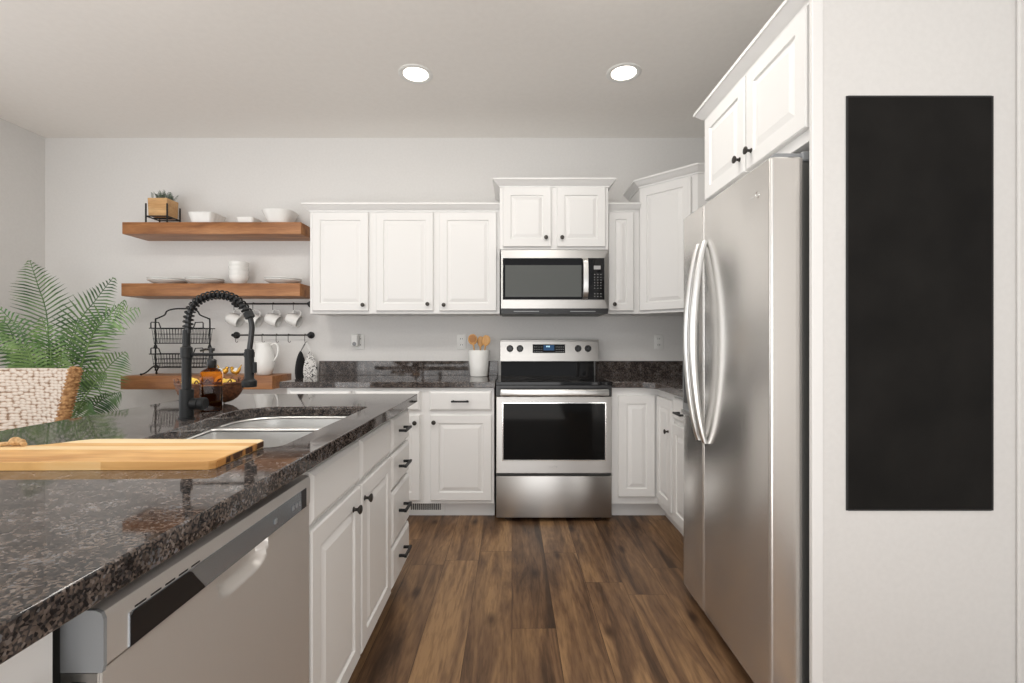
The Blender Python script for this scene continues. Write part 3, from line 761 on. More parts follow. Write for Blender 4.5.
mb = MB(); mb.lathe([(.012, zz(349)), (.0148, zz(350)), (.0148, zz(378)), (.018, zz(379.5)), (.0235, zz(381)), (.0235, zz(386)), (.022, zz(387)), (.012, zz(387))], (hx, 0, 0), 22); mb.box(hx+.012, hx+.024, -.006, .006, zz(373), zz(362), .002)
mb.build('spray_head', 'black', r)
mb = MB(); mb.tube([(.014, 0, zz(354.4)), (hx-.014, 0, zz(354.4))], .0052, 10); mb.lathe([(.0165, zz(357)), (.0165, zz(352))], (hx, 0, 0), 20)
mb.build('support_arm', 'black', r)

# ------------------------------------------------------------------ soap bottle
r = empty('soap_dispenser', (-1.150, 1.800, .9143), 'square amber glass soap bottle with black pump beside the faucet', 'bottle', None, .5)
sqp = [(.008, 0), (.034, .0), (.0365, .003), (.0365, .140), (.034, .150), (.024, .158), (.0135, .162), (.0135, .172)]
def sqlathe(mb, prof, e): 
    return mb.lathe(prof, seg=80, sq=e)
mb = MB(); sqlathe(mb, sqp, 14); mb.build('glass_body', 'amber', r, smooth=18)
mb = MB(); sqlathe(mb, [(.006, .004), (.031, .004), (.033, .007), (.033, .095), (.0, .095)], 8); mb.build('liquid', 'soap', r, smooth=50)
mb = MB(); mb.lathe([(.0155, .163), (.0165, .165), (.0165, .192), (.012, .197), (.005, .198), (.005, .226), (.011, .228), (.011, .238), (.004, .240)], seg=20)
mb.tube([(0, 0, .233), (-.02, -.008, .234), (-.036, -.014, .228)], .0042, 8); mb.build('pump', 'plastic_black', r)

# ------------------------------------------------------------------ fruit bowl with lemons
BXc, BYc = -1.272, 1.985
r = empty('fruit_bowl', (BXc, BYc, .9143), 'round brown wicker fruit bowl behind the soap bottle', 'bowl')
mb = MB(); prof = []
for k in range(15):
    t = k/14; prof.append((.062+.085*math.sin(t*PI/2*.95), .006+.082*(1-math.cos(t*PI/2))))
inn = [(a-.008, b+.004) for a, b in prof[::-1]]
seg = 72; loops = []
for i, (rr, z) in enumerate([(.055, 0)]+prof+inn):
    rr *= .84; loops.append([((rr+.0025*(1 if (k//2+i) % 2 else -1))*math.cos(2*PI*k/seg), (rr+.0025*(1 if (k//2+i) % 2 else -1))*math.sin(2*PI*k/seg), z) for k in range(seg)])
mb.loft(loops); mb.build('basket', 'wicker_brown', r, smooth=60)
mb = MB(); mb.tube([(.123*math.cos(a), .123*math.sin(a), .091) for a in [2*PI*k/40 for k in range(40)]], .0055, 8, True)
for k in range(20):
    a = 2*PI*k/20+.1; b = a+.16
    mb.tube(smoothpath([(.123*math.cos(a), .123*math.sin(a), .092), (.128*math.cos((a+b)/2), .128*math.sin((a+b)/2), .108), (.123*math.cos(b), .123*math.sin(b), .092)], 4), .0025, 6)
mb.build('rim_loops', 'wicker_brown', r)
lem = MB()
def lemon_mesh():
    mb = MB(); prof = [(.003, -.043), (.007, -.040), (.018, -.033), (.027, -.020), (.031, 0), (.027, .020), (.018, .033), (.008, .040), (.004, .043)]
    mb.lathe([(a*.85, b*.85) for a, b in prof], seg=18, axis='x'); return mb
LZ = .9143+.006+.004+.034
first = None
for (dx, dy, dz, az, lab) in ((-.078, -.030, .042, .3, 'yellow lemon in the fruit bowl seen left of the faucet post'), (.070, -.030, .040, 1.9, 'yellow lemon in the fruit bowl behind the soap bottle, nearest the sink'), (.060, .050, .030, .9, 'yellow lemon at the far right of the fruit bowl'), (-.055, .055, .030, 2.5, 'yellow lemon at the far left of the fruit bowl'), (.0, .0, .062, .1, 'yellow lemon topmost on the heap in the fruit bowl')):
    if first is None: first = o = lemon_mesh().build('lemon', 'lemon', None, smooth=60)
    else: o = first.copy(); COL.objects.link(o)
    o.location = (BXc+dx*.86, BYc+dy*.86, LZ+.006+dz*.9); o.rotation_euler = (0, .1, az); tag(o, lab, 'lemon', 'lemons in the fruit bowl')

# ------------------------------------------------------------------ cutting board
bx, by = -.86, 1.065
r = empty('cutting_board', (bx, by, .9142), 'wooden paddle cutting board with rope loop on the island', 'cutting board')
pp = [(-.622, .962), (-.612, .972), (-.618, 1.168), (-.628, 1.178), (-1.00, 1.186), (-1.045, 1.184)]
pp += [tuple(v[:2]) for v in smoothpath([(-1.045, 1.184, 0), (-1.075, 1.165, 0), (-1.105, 1.125, 0), (-1.15, 1.108, 0), (-1.22, 1.110, 0), (-1.30, 1.112, 0)], 5)][1:]
pp += [(-1.315, 1.10), (-1.315, 1.045), (-1.30, 1.033)]
pp += [tuple(v[:2]) for v in smoothpath([(-1.30, 1.033, 0), (-1.20, 1.032, 0), (-1.12, 1.025, 0), (-1.10, .99, 0), (-1.07, .960, 0), (-1.04, .954, 0)], 5)][1:]
pp = ccw([(x-bx, y-by) for x, y in pp])
hc = [(-1.262-bx+.018*math.cos(2*PI*k/16), 1.072-by+.015*math.sin(2*PI*k/16)) for k in range(16)]
holed(pp, [hc], 0, .0178).build('board', 'board', r, smooth=30, bevel=.003)
M['burl'] = noisy(mat('charred_end_grain', (.3, .13, .03), .5), (.05, .018, .006), (.50, .23, .06), 32, (1, 1, .4), lo=.44, hi=.56)
mb = MB(); mb.loft([[(x-bx, y-by, z) for y, z in ((.974, .0025), (1.166, .0025), (1.166, .0155), (.974, .0155))] for x in (-.6135, -.6100)]); eg = mb.build('end_grain', 'burl', r)
for v in eg.data.vertices:
    t = (v.co.y+by-.974)/.192; v.co.x -= .006*t
mb = MB()
R_ = lambda x, y, z: (x-bx, y-by, z)
mb.tube(smoothpath([R_(-1.262, 1.072, .008), R_(-1.262, 1.078, .023), R_(-1.24, 1.092, .0225), R_(-1.20, 1.102, .0225), R_(-1.175, 1.104, .024)], 6), .0045, 8)
mb.tube(smoothpath([R_(-1.262, 1.072, .008), R_(-1.256, 1.066, .023), R_(-1.23, 1.080, .0228), R_(-1.20, 1.090, .0228), R_(-1.175, 1.102, .024)], 6), .0045, 8)
mb.ball(R_(-1.166, 1.103, .0285), (.013, .010, .0105)); mb.ball(R_(-1.156, 1.106, .026), (.009, .009, .008))
mb.tube([R_(-1.158, 1.104, .028), R_(-1.146, 1.100, .024), R_(-1.138, 1.096, .023)], [.004, .004, .006], 8)
mb.build('rope_loop', 'rope', r)

# ------------------------------------------------------------------ wooden shelves
def plank(name, x0, x1, y0, z0, z1, label, cat='shelf', grp=None):
    mb = MB(); mb.box(0, x1-x0, 0, YB-.0005-y0, 0, z1-z0, .003, 2)
    return tag(mb.build(name, 'shelf', None, (x0, y0, z0)), label, cat, grp)
SH1, SH2, SH3 = 2.066, 1.612, .927
plank('floating_shelf', -2.893, -1.566, 3.487, SH1-.088, SH1, 'upper thick wooden floating shelf with white bowls on it')
plank('floating_shelf', -2.900, -1.574, 3.487, SH2-.095, SH2, 'lower thick wooden floating shelf with plates and a cup stack')
plank('wooden_ledge', -2.862, -1.752, 3.435, SH3-.098, SH3, 'thick wooden ledge at counter height carrying the wire basket stand')

# planter on the top shelf
r = empty('planter', (-2.645, 3.565, SH1), 'wooden planter box on black metal legs with a small fern', 'planter', None, 0)
mb = MB(); mb.loft([[(-.068, -.058, .052), (.068, -.058, .052), (.068, .058, .052), (-.068, .058, .052)], [(-.072, -.062, .185), (.072, -.062, .185), (.072, .062, .185), (-.072, .062, .185)], [(-.064, -.054, .185), (.064, -.054, .185), (.064, .054, .185), (-.064, .054, .185)], [(-.064, -.054, .17), (.064, -.054, .17), (.064, .054, .17), (-.064, .054, .17)]])
mb.build('box', 'planter', r, smooth=0, bevel=.002)
mb = MB()
for sx_ in (-1, 1):
    for sy_ in (-1, 1): mb.box(sx_*.079-.004, sx_*.079+.004, sy_*.068-.004, sy_*.068+.004, 0, .142)
for sy_ in (-1, 1): mb.box(-.079, .079, sy_*.068-.003, sy_*.068+.003, .043, .051)
for sx_ in (-1, 1): mb.box(sx_*.079-.003, sx_*.079+.003, -.068, .068, .043, .051)
mb.box(-.079, .079, -.003, .003, .043, .051)
mb.build('stand', 'black', r)
MB().box(-.064, .064, -.054, .054, .160, .174).build('soil', 'soil', r)
mb = MB(); rnd = random.Random(3)
for k in range(60):
    x, y = rnd.uniform(-.055, .055), rnd.uniform(-.045, .045); a = rnd.uniform(0, 2*PI); Ln = rnd.uniform(.04, .075); ou = rnd.uniform(.01, .04)
    p = [Vector((x, y, .172)), Vector((x+ou*.5*math.cos(a), y+ou*.5*math.sin(a), .172+Ln*.7)), Vector((x+ou*math.cos(a), y+ou*math.sin(a), .172+Ln))]
    mb.tube(p, .0011, 4)
    for q in range(5):
        c = p[0].lerp(p[2], .4+q*.15)
        for sgn in (-1, 1):
            d = Vector((math.cos(a+sgn*1.4), math.sin(a+sgn*1.4), .5))*.009
            v = [mb.bm.verts.new(c), mb.bm.verts.new(c+d*.6+Vector((0, 0, .003))), mb.bm.verts.new(c+d), mb.bm.verts.new(c+d*.6-Vector((0, 0, .003)))]
            mb.bm.faces.new(v)
mb.build('fern', 'fern', r)

# white bowls on the top shelf
def square_bowl(name, wb, wt, h, loc, label, flutes=False, rot=0, e=7):
    mb = MB(); seg = 64; loops = []
    prof = [(wb*.55, 0), (wb, .0), (wb+.002, .004)]+[(wb+(wt-wb)*t, h*t) for t in (.25, .5, .75, .96)]+[(wt, h), (wt-.005, h)]+[(wb+(wt-wb)*t-.007, h*t) for t in (.75, .4, .12)]+[(wb*.4, h*.10)]
    for i, (rr, z) in enumerate(prof):
        l = []
        for k in range(seg):
            a = 2*PI*(k+.5)/seg; f = (abs(math.cos(a))**e+abs(math.sin(a))**e)**(-1/e)
            rf = rr*f*(1-(.022 if flutes and 2 < i < 7 and k % 4 < 2 else 0))
            l.append((rf*math.cos(a), rf*math.sin(a), z))
        loops.append(l)
    mb.loft(loops)
    o = mb.build(name, 'ceramic', None, loc, smooth=45); o.rotation_euler = (0, 0, rot)
    return tag(o, label, 'bowl', 'white bowls on the upper shelf')
square_bowl('square_bowl', .076, .098, .082, (-2.335, 3.60, SH1), 'white fluted square bowl nearest the planter on the upper shelf', True)
square_bowl('square_bowl', .056, .068, .048, (-2.010, 3.59, SH1), 'smallest white square dish on the upper shelf')
square_bowl('serving_bowl', .074, .118, .102, (-1.775, 3.605, SH1), 'largest white flared bowl on the upper shelf, nearest the cabinets', e=3)

# plates and stacked cups on the lower shelf
def plate(rad, loc, label, first=None):
    if first is None:
        mb = MB(); mb.lathe([(a_, b_*1.4) for a_, b_ in [(rad*.52, 0), (rad*.56, .0), (rad*.58, .005), (rad*.75, .009), (rad*.97, .020), (rad, .0225), (rad*.995, .0245), (rad*.95, .0235), (rad*.74, .013), (rad*.6, .009)]], seg=48)
        o = mb.build('dinner_plate', 'ceramic', None, loc, smooth=50)
    else: o = first.copy(); COL.objects.link(o); o.location = loc
    return tag(o, label, 'plate', 'plates on the lower shelf')
p1 = plate(.130, (-2.640, 3.605, SH2), 'bottom white plate of the leftmost pair on the lower shelf')
plate(.130, (-2.640, 3.605, SH2+.0135), 'top white plate of the leftmost pair on the lower shelf', p1)
plate(.130, (-2.350, 3.60, SH2), 'bottom white plate of the middle pair on the lower shelf', p1)
plate(.130, (-2.350, 3.60, SH2+.0135), 'top white plate of the middle pair on the lower shelf', p1)
plate(.130, (-1.752, 3.60, SH2), 'bottom white plate of the pair right of the cup stack', p1)
plate(.130, (-1.752, 3.60, SH2+.0135), 'top white plate of the pair right of the cup stack', p1)
c1 = None
for k, nm in enumerate(('lowest', 'second lowest', 'second highest', 'topmost')):
    if c1 is None:
        mb = MB(); mb.lathe([(.030, 0), (.034, 0), (.036, .006), (.052, .022), (.064, .042), (.068, .062), (.0695, .072), (.067, .0735), (.0645, .066), (.061, .045), (.048, .026), (.02, .016)], seg=40)
        c1 = o = mb.build('stacked_bowl', 'ceramic', None, smooth=50)
    else: o = c1.copy(); COL.objects.link(o)
    o.location = (-2.092, 3.60, SH2+.0335*k); tag(o, nm+' white cup in the stack between the plates on the lower shelf', 'cup', 'stacked white cups')

# wire basket stand on the ledge
sc_ = 1/132.4
r = empty('wire_basket_stand', (-2.50, 3.565, SH3), 'black two-tier wire basket stand on the wooden ledge', 'basket stand')
bz = lambda y: H+(342-y)*sc_-SH3
bx_ = lambda x: (x-512)*sc_+2.50
mb = MB(); xl, xr = bx_(154), bx_(208.5)
for s in (-1, 1):
    yy = s*.012
    if s == 1: continue
mb.tube(smoothpath([(xl, 0, bz(371)), (xl, 0, bz(345)), (xl, 0, bz(321)), (xl+.01, 0, bz(318.5)), (bx_(163), 0, bz(315)), (bx_(165.5), 0, bz(311)), (bx_(172), 0, bz(309)), (bx_(181), 0, bz(308.5)), (bx_(190), 0, bz(309)), (bx_(196), 0, bz(311)), (bx_(199), 0, bz(315)), (xr-.01, 0, bz(318.5)), (xr, 0, bz(321)), (xr, 0, bz(345)), (xr, 0, bz(371))], 4), .0055, 8)
for x in (xl, xr):
    for s in (-1, 1):
        mb.tube(smoothpath([(x, 0, bz(366)), (x+.0, s*.03, bz(367)), (x+(-.03 if x < 0 else .03)*1., s*.05, bz(372)), (x+(-.05 if x < 0 else .05), s*.075, .008)], 5), .0055, 8)
        mb.ball((x+(-.05 if x < 0 else .05), s*.075, .0085), .0085)
    mb.tube(smoothpath([(x-.012, 0, bz(348)), (x, 0, bz(344.5)), (x+.012, 0, bz(348))], 5), .005, 8)
mb.build('frame', 'black', r)
def wire_basket(zt, zb_, name):
    mb = MB(); wt, wb_, dt, db = bx_(211), bx_(208), .06, .05
    xm = (xl+xr)/2
    def rect(hw_, hd, z): return [(xm-hw_, -hd, z), (xm+hw_, -hd, z), (xm+hw_, hd, z), (xm-hw_, hd, z)]
    W0, W1 = .188, .178
    def ringtube(hw_, hd, z, rad):
        c = rect(hw_, hd, z)
        for i in range(4): mb.tube([c[i], c[(i+1) % 4]], rad, 6)
    ringtube(W0, dt, zt, .0045); ringtube((W0+W1)/2, (dt+db)/2, (zt*.62+zb_*.38), .0022); ringtube((W0+W1)/2, (dt+db)/2, (zt*.3+zb_*.7), .0022); ringtube(W1, db, zb_, .004)
    for s in (-1, 1): mb.tube([(xm-W0-.02, s*dt, zt), (xm+W0+.02, s*dt, zt)], .004, 6)
    n = 17
    for k in range(n+1):
        t = -1+2*k/n
        for s in (-1, 1): mb.tube([(xm+t*W0, s*dt, zt), (xm+t*W1, s*db, zb_)], .0016, 5)
        mb.tube([(xm+t*W1, -db, zb_), (xm+t*W1, db, zb_)], .0016, 5)
    for k in range(7):
        t = -1+2*k/6
        for s in (-1, 1): mb.tube([(xm+s*W0, t*dt, zt), (xm+s*W1, t*db, zb_)], .0016, 5)
        mb.tube([(xm-W1, t*db, zb_), (xm+W1, t*db, zb_)], .0016, 5)
    for s in (-1, 1):
        x = xm+s*(W0-.005)
        mb.tube(smoothpath([(x+s*.012, -dt, zt), (x+s*.012, -dt, zt+.040)], 1)+smoothpath([(x+s*.006, -dt, zt+.045), (x-s*.046, -dt, zt+.043)], 1)+[(x-s*.062, -dt, zt)], .0042, 6)
    return mb.build(name, 'black', r)
wire_basket(bz(328.4), bz(343.3), 'basket'); wire_basket(bz(353.9), bz(367.2), 'basket')

# birds on the ledge
def bird(loc, rz, label, first=None):
    if first: return dup(first, loc, label, rz)
    r = empty('bird_figurine', loc, label, 'figurine', 'gold bird figurines', rz)
    mb = MB()
    path = smoothpath([(-.036, 0, .052), (-.030, 0, .046), (-.020, 0, .034), (0, 0, .028), (.018, 0, .038), (.032, 0, .060), (.040, 0, .078)], 5)
    rad = []
    for i in range(len(path)):
        t = i/(len(path)-1); rad.append(.004+.019*max(0, math.sin(PI*min(1, t*1.15)))**1.3 if t < .87 else .0035)
    mb.tube(path, rad, 14); mb.ball((-.031, 0, .053), .0125)
    mb.build('body', 'gold', r, smooth=60)
    mb = MB(); mb.tube([(-.040, 0, .056), (-.052, 0, .060)], [.004, .0008], 8); mb.build('beak', 'black', r)
    for s in (-1, 1):
        mb = MB(); mb.ball((.004, s*.019, .040), (.022, .004, .012), mtx=Matrix.Rotation(-.7, 3, 'Y')); mb.build('wing', 'ceramic', r)
    mb = MB(); mb.lathe([(.012, 0), (.012, .002), (.003, .004), (.0025, .016)], seg=14); mb.build('foot', 'gold', r)
    return r
b0 = bird((-2.172, 3.53, SH3), PI, 'gold bird figurine nearer the wire basket stand on the wooden ledge')
bird((-2.072, 3.53, SH3), 0, 'gold bird figurine nearer the pitcher on the wooden ledge', b0)

# pitcher
r = empty('pitcher', (-1.885, 3.575, SH3), 'white ceramic pitcher at the right end of the wooden ledge', 'pitcher')
mb = MB(); seg = 40; loops = []
prof = [(.046, 0), (.052, .004), (.070, .05), (.076, .095), (.070, .15), (.058, .195), (.052, .225), (.054, .245), (.050, .245), (.048, .225), (.054, .19), (.066, .14), (.06, .05), (.03, .02)]
for i, (rr, z) in enumerate(prof):
    l = []
    for k in range(seg):
        a = 2*PI*k/seg; x, y = rr*math.cos(a), rr*math.sin(a)
        top = max(0, (z-.19)/.055)
        sp = max(0, -math.cos(a))**5
        x -= sp*.028*top; l.append((x, y, z+sp*.014*top-.006*top*(math.cos(a) > .5)))
    loops.append(l)
mb.loft(loops); mb.build('body', 'ceramic', r, smooth=60)
mb = MB(); mb.tube(smoothpath([(.052, 0, .222), (.075, 0, .238), (.098, 0, .225), (.106, 0, .19), (.098, 0, .145), (.080, 0, .115), (.066, 0, .105)], 5), [.008]*31, 10); mb.build('handle', 'ceramic', r)

# rails, hooks and mugs
def rail(z, label, cat='rail'):
    r = empty('hook_rail', (-1.89, YB-.045, z), label, cat, 'black wall rails')
    MB().tube([(-.30, 0, 0), (.30, 0, 0)], .0062, 10).build('bar', 'black', r)
    for s in (-1, 1):
        mb = MB(); mb.lathe([(.027, .0445), (.027, .036), (.020, .032), (.009, .028), (.0085, -.006), (.012, -.007), (.012, -.012)], (s*.296, 0, 0), 20, 'y'); mb.build('flange', 'black', r)
    return r
Z1r, Z2r = 1.476, 1.230
rail(Z1r, 'upper black wall rail with white mugs hanging from it'); rail(Z2r, 'lower black wall rail above the pitcher')
yr = YB-.045
def s_hook(x, z, label, first=None):
    if first: o = first.copy(); COL.objects.link(o)
    else:
        pts = [(0, .0095, -.004), (0, .006, .0082), (0, -.004, .0094), (0, -.0095, .002), (0, -.0085, -.02), (0, -.0085, -.046), (.004, -.0085, -.055), (.014, -.0085, -.056), (.018, -.0085, -.046)]
        o = MB().tube(smoothpath(pts, 5), .0021, 6).build('s_hook', 'grey_plastic' if False else 'bronze', None)
    o.location = (x, yr, z); return tag(o, label, 'hook', 'hooks on the wall rails')
rx = lambda px: (px-512)/127.2
MX = [-2.178, -2.03, -1.874, -1.713]
nm4 = ['leftmost', 'second from left', 'third from left', 'rightmost']
h0 = None; mug0 = None
for i, x in enumerate(MX):
    h = s_hook(x, Z1r, nm4[i]+' hook on the upper rail, holding a mug', h0); h0 = h0 or h
    if mug0 is None:
        r = empty('mug', (0, 0, 0), '', 'mug', 'white mugs hanging from the upper rail')
        # handle ring is hung over the hook; origin at the hook contact
        R = Matrix.Translation((0, 0, 0)) @ Matrix.Rotation(math.radians(112), 4, 'Y')
        mb = MB(); mb.lathe([(.026, 0), (.034, .003), (.040, .02), (.0425, .05), (.0415, .088), (.039, .088), (.0395, .05), (.036, .02), (.02, .008)], seg=32)
        def seat(bm):
            bmesh.ops.scale(bm, vec=(1.14, 1.14, 1.14), verts=bm.verts)
            bmesh.ops.translate(bm, vec=(.0755, 0, -.040), verts=bm.verts)
            bmesh.ops.transform(bm, matrix=R, verts=bm.verts)
        seat(mb.bm); mb.build('cup', 'ceramic', r, smooth=50)
        mb = MB(); mb.tube(smoothpath([(-.040, 0, .074), (-.055, 0, .078), (-.068, 0, .068), (-.071, 0, .05), (-.066, 0, .032), (-.054, 0, .022), (-.038, 0, .026)], 5), .0045, 8)
        seat(mb.bm); mb.build('handle', 'ceramic', r); mug0 = r; o = r
    else: o = dup(mug0, (0, 0, 0), '')
    o.location = (x+.018, yr-.0085, Z1r-.0505)
    o['label'] = nm4[i]+' white mug hanging from the upper rail'
hk = [236.5, 263, 277, 289]
nm5 = ['leftmost', 'second from left', 'middle', 'second from right']
for i, px in enumerate(hk): s_hook(rx(px), Z2r, nm5[i]+' empty hook on the lower rail', h0)
xh = rx(305.5); s_hook(xh, Z2r, 'rightmost hook on the lower rail, holding the pot holders', h0)
# pot holders
def pot_holder(x, y, rz, m, label, wd):
    r = empty('pot_holder', (x, y, .872), label, 'pot holder', 'pot holders hanging from the lower rail', rz)
    mb = MB(); loops = []
    n = 14
    outl = []
    for k in range(n+1):
        t = k/n; outl.append((wd*(math.sin(PI*(.22+.78*min(1, t)**.9))**.75 if t < 1 else .001), .235*t))
    poly = [(-x_, z_) for x_, z_ in outl]+[(x_, z_) for x_, z_ in outl[::-1][1:]]
    for yy, s in ((-.011, .86), (-.008, .97), (0, 1), (.008, .97), (.011, .86)):
        loops.append([(px_*s, yy, .11+(pz_-.11)*s) for px_, pz_ in poly])
    mb.loft(loops); mb.build('pad', m, r, smooth=50)
    hk_ = Vector((xh+(.0155 if m == 'pad_pattern' else .002)-x, yr-.0085-y, 0)); c_, s_ = math.cos(-rz), math.sin(-rz)
    hx_, hy_ = hk_.x*c_-hk_.y*s_, hk_.x*s_+hk_.y*c_; top = Z2r-.0575-.872
    mb = MB(); mb.tube(smoothpath([(0, 0, .228), (hx_*.5-.005, hy_*.5, .26), (hx_-.002, hy_, top-.008), (hx_, hy_, top), (hx_+.002, hy_, top-.008), (hx_*.5+.005, hy_*.5, .26), (0, 0, .228)], 4), .0018, 6); mb.build('loop', 'ceramic' if m == 'pad_pattern' else 'pad_black', r)
pot_holder(xh-.034, yr-.006, 1.30, 'pad_black', 'black pot holder hanging between the ledge and the granite counter', .055)
pot_holder(xh+.044, yr-.009, .30, 'pad_pattern', 'black and white patterned pot holder hanging beside the black one', .052)

# ------------------------------------------------------------------ outlets, crock, spoons
def outlet(px, label, first=None):
    x = (px-512)/125.8
    if first: return dup(first, (x, YB, 1.176), label)
    r = empty('wall_outlet', (x, YB, 1.176), label, 'outlet', 'wall outlets above the counter')
    MB().box(-.036, .036, -.006, -.0003, -.058, .058, .003, 2).build('cover_plate', 'white_plastic', r)
    for z in (-.024, .024):
        rc = MB().box(-.017, .017, -.008, -.005, z-.014, z+.014, .002).build('receptacle', 'white_plastic', r)
        for s in (-1, 1): MB().box(s*.007-.002, s*.007+.002, -.0083, -.0075, z-.004, z+.007).build('slot', 'plastic_black', rc)
    return r
o1 = outlet(461.5, 'white wall outlet left of the utensil crock'); outlet(658.5, 'white wall outlet right of the stove', o1); outlet(360, 'white wall outlet with a plug-in device, nearest the shelves', o1)
r = empty('plug_in_device', ((357-512)/125.8, YB-.0085, 1.176), 'white plug-in device in the outlet nearest the shelves', 'plug-in device')
mb = MB(); mb.box(-.030, .022, -.042, -.0005, -.035, .062, .008, 3); mb.build('housing', 'white_plastic', r)
mb = MB(); mb.lathe([(.014, -.0425), (.016, -.045), (.012, -.047), (.004, -.047)], (-.004, 0, -.015), 20, 'y'); mb.build('dial', 'grey_plastic', r)
KX, KY = -.253, 3.595
r = empty('utensil_crock', (KX, KY, .9142), 'white utensil crock with wooden spoons left of the stove', 'crock')
MB().lathe([(.060, 0), (.066, .002), (.0675, .012), (.082, .198), (.0805, .200), (.078, .198), (.064, .012), (.04, .008)], seg=40).build('pot', 'ceramic', r, smooth=50)
def spoon(name, dx, tilt, rz, L, bw, label, slot=False, dy=0):
    r = empty(name, (KX+dx, KY+dy, .9142+.009), label, 'utensil', 'wooden utensils in the crock', rz)
    q = Matrix.Rotation(tilt, 3, 'Y')
    mb = MB(); mb.tube([q @ Vector((0, 0, 0)), q @ Vector((0, 0, L*.75)), q @ Vector((0, 0, L-.04))], [.006, .0055, .008], 10); mb.build('shaft', 'spoon', r)
    mb = MB(); mb.ball(q @ Vector((0, 0, L-.005)), (bw, .006, .042), mtx=q)
    b = mb.build('blade', 'spoon', r)
    if slot:
        mb = MB(); mb.ball(q @ Vector((0, -.005, L)), (bw*.72, .0022, .03), mtx=q); mb.build('hollow', mat('spoon_hollow', (.38, .17, .05), .5), b)
spoon('wooden_spoon', -.008, -.14, 0, .280, .036, 'wooden spoon with round bowl, leftmost in the white crock', True, -.016)
spoon('wooden_spatula', .006, .02, .1, .262, .025, 'flat wooden spatula in the middle of the white crock', False, .020)
spoon('wooden_turner', .020, .13, -.1, .272, .034, 'wide wooden turner leaning right in the white crock', False, .0)

# ------------------------------------------------------------------ ceiling lights
def downlight(x, y, label, first=None):
    if first: return dup(first, (x, y, ZC), label)
    r = empty('recessed_light', (x, y, ZC), label, 'ceiling light', 'recessed ceiling lights')
    MB().lathe([(.104, -.0005), (.104, -.004), (.098, -.007), (.078, -.005), (.072, -.0005)], seg=40, cap0=False, cap1=False).build('trim_ring', 'white_plastic', r, smooth=50)
    MB().lathe([(.0745, -.0008), (.0745, -.0035), (.06, -.0055), (.001, -.006)], seg=32, cap0=False).build('lens', 'lamp', r, smooth=50)
    return r
dl = downlight(-.583, 2.848, 'recessed ceiling light on the left, above the base cabinets'); downlight(.674, 2.835, 'recessed ceiling light on the right, above the stove side', dl)
for i, (x, y) in enumerate(((-.583, 2.848), (.674, 2.835))):
    l = bpy.data.lights.new('recessed_lamp', 'SPOT'); l.energy = 3.5; l.spot_size = 2.3; l.spot_blend = .8; l.shadow_soft_size = .07; l.color = (1, .92, .8)
    o = bpy.data.objects.new('recessed_lamp', l); o.location = (x, y, ZC-.02); COL.objects.link(o)

# ------------------------------------------------------------------ woven chair
CY = 2.45
cxm = -2.53
r = empty('woven_chair', (cxm, CY, 0), 'woven rope dining chair behind the island with cream back', 'chair')
def hwz(z): return max(.17, .31-.34*(1.04-z))     # half width of the back at height z
zt_, zb0 = 1.040, .50
mb = MB(); nx, nz_ = 66, 64
def yb(z, u): return .0+.05*(1-u*u)-.10*(z-.5)
for side in (0, 1):
    gv = []
    for i in range(nz_+1):
        z = zb0+(zt_-zb0)*i/nz_; row = []
        for j in range(nx+1):
            u = -1+2*j/nx; x = u*(hwz(z)-.012)
            wv = .006*abs(math.sin(PI*(j/2.0)+ (i % 2)*PI/2))*(.4+.6*abs(math.sin(PI*i/2+PI/4)))
            row.append(mb.bm.verts.new((x, yb(z, u)+(-.012-wv if side == 0 else .012+wv), z)))
        gv.append(row)
    for i in range(nz_):
        for j in range(nx): mb.bm.faces.new((gv[i][j], gv[i][j+1], gv[i+1][j+1], gv[i+1][j]))
    if side == 0: g0 = gv
edge = lambda g: [g[0][j] for j in range(nx+1)]+[g[i][nx] for i in range(1, nz_+1)]+[g[nz_][j] for j in range(nx-1, -1, -1)]+[g[i][0] for i in range(nz_-1, 0, -1)]
mb.bridge(edge(g0), edge(gv))
def weave_mat():
    m = mat('woven_cream_rope', (.6, .5, .42), .85)
    mp = coords(m, (34, 34, 62), (0, 0, 0)); v = nd(m, 'ShaderNodeTexVoronoi', voronoi_dimensions='2D', Scale=1); v.inputs['Randomness'].default_value = .5
    sw = nd(m, 'ShaderNodeSeparateXYZ'); lk(m, mp, 'Vector', sw, 'Vector'); cb = nd(m, 'ShaderNodeCombineXYZ'); lk(m, sw, 'X', cb, 'X'); lk(m, sw, 'Z', cb, 'Y'); lk(m, cb, 'Vector', v, 'Vector')
    r = ramp(m, [(.0, (.74, .67, .60)), (.42, (.66, .57, .49)), (.60, (.42, .30, .22)), (.75, (.20, .12, .07))]); lk(m, v, 'Distance', r, 'Fac'); lk(m, r, 'Color', bsdf(m), 'Base Color')
    iv = nd(m, 'ShaderNodeMath', operation='SUBTRACT'); iv.inputs[0].default_value = 1; lk(m, v, 'Distance', iv, 1); bump(m, iv, 0, .8, .008); return m
M['weave'] = weave_mat()
mb.build('backrest', 'weave', r, smooth=60)
for s in (-1, 1):
    mb = MB()
    pth = [(s*hwz(z), yb(z, 1)-.004, z) for z in [zb0+(zt_+.004-zb0)*k/30 for k in range(31)]]
    mb.tube(pth, [.024+.003*(k % 2) for k in range(31)], 12)
    mb.build('edge_binding', 'cord_tan', r, smooth=60)
for s in (-1, 1):
    mb = MB(); pth = []
    for k in range(240):
        z = zb0+.01+(zt_-zb0-.01)*k/239; a = k*2*PI/8
        pth.append((s*hwz(z)+.0265*math.cos(a), yb(z, 1)-.004+.0265*math.sin(a), z))
    mb.tube(pth, .0062, 5)
    mb.build('binding_wrap', 'cord_tan', r)
mb = MB(); loops = []
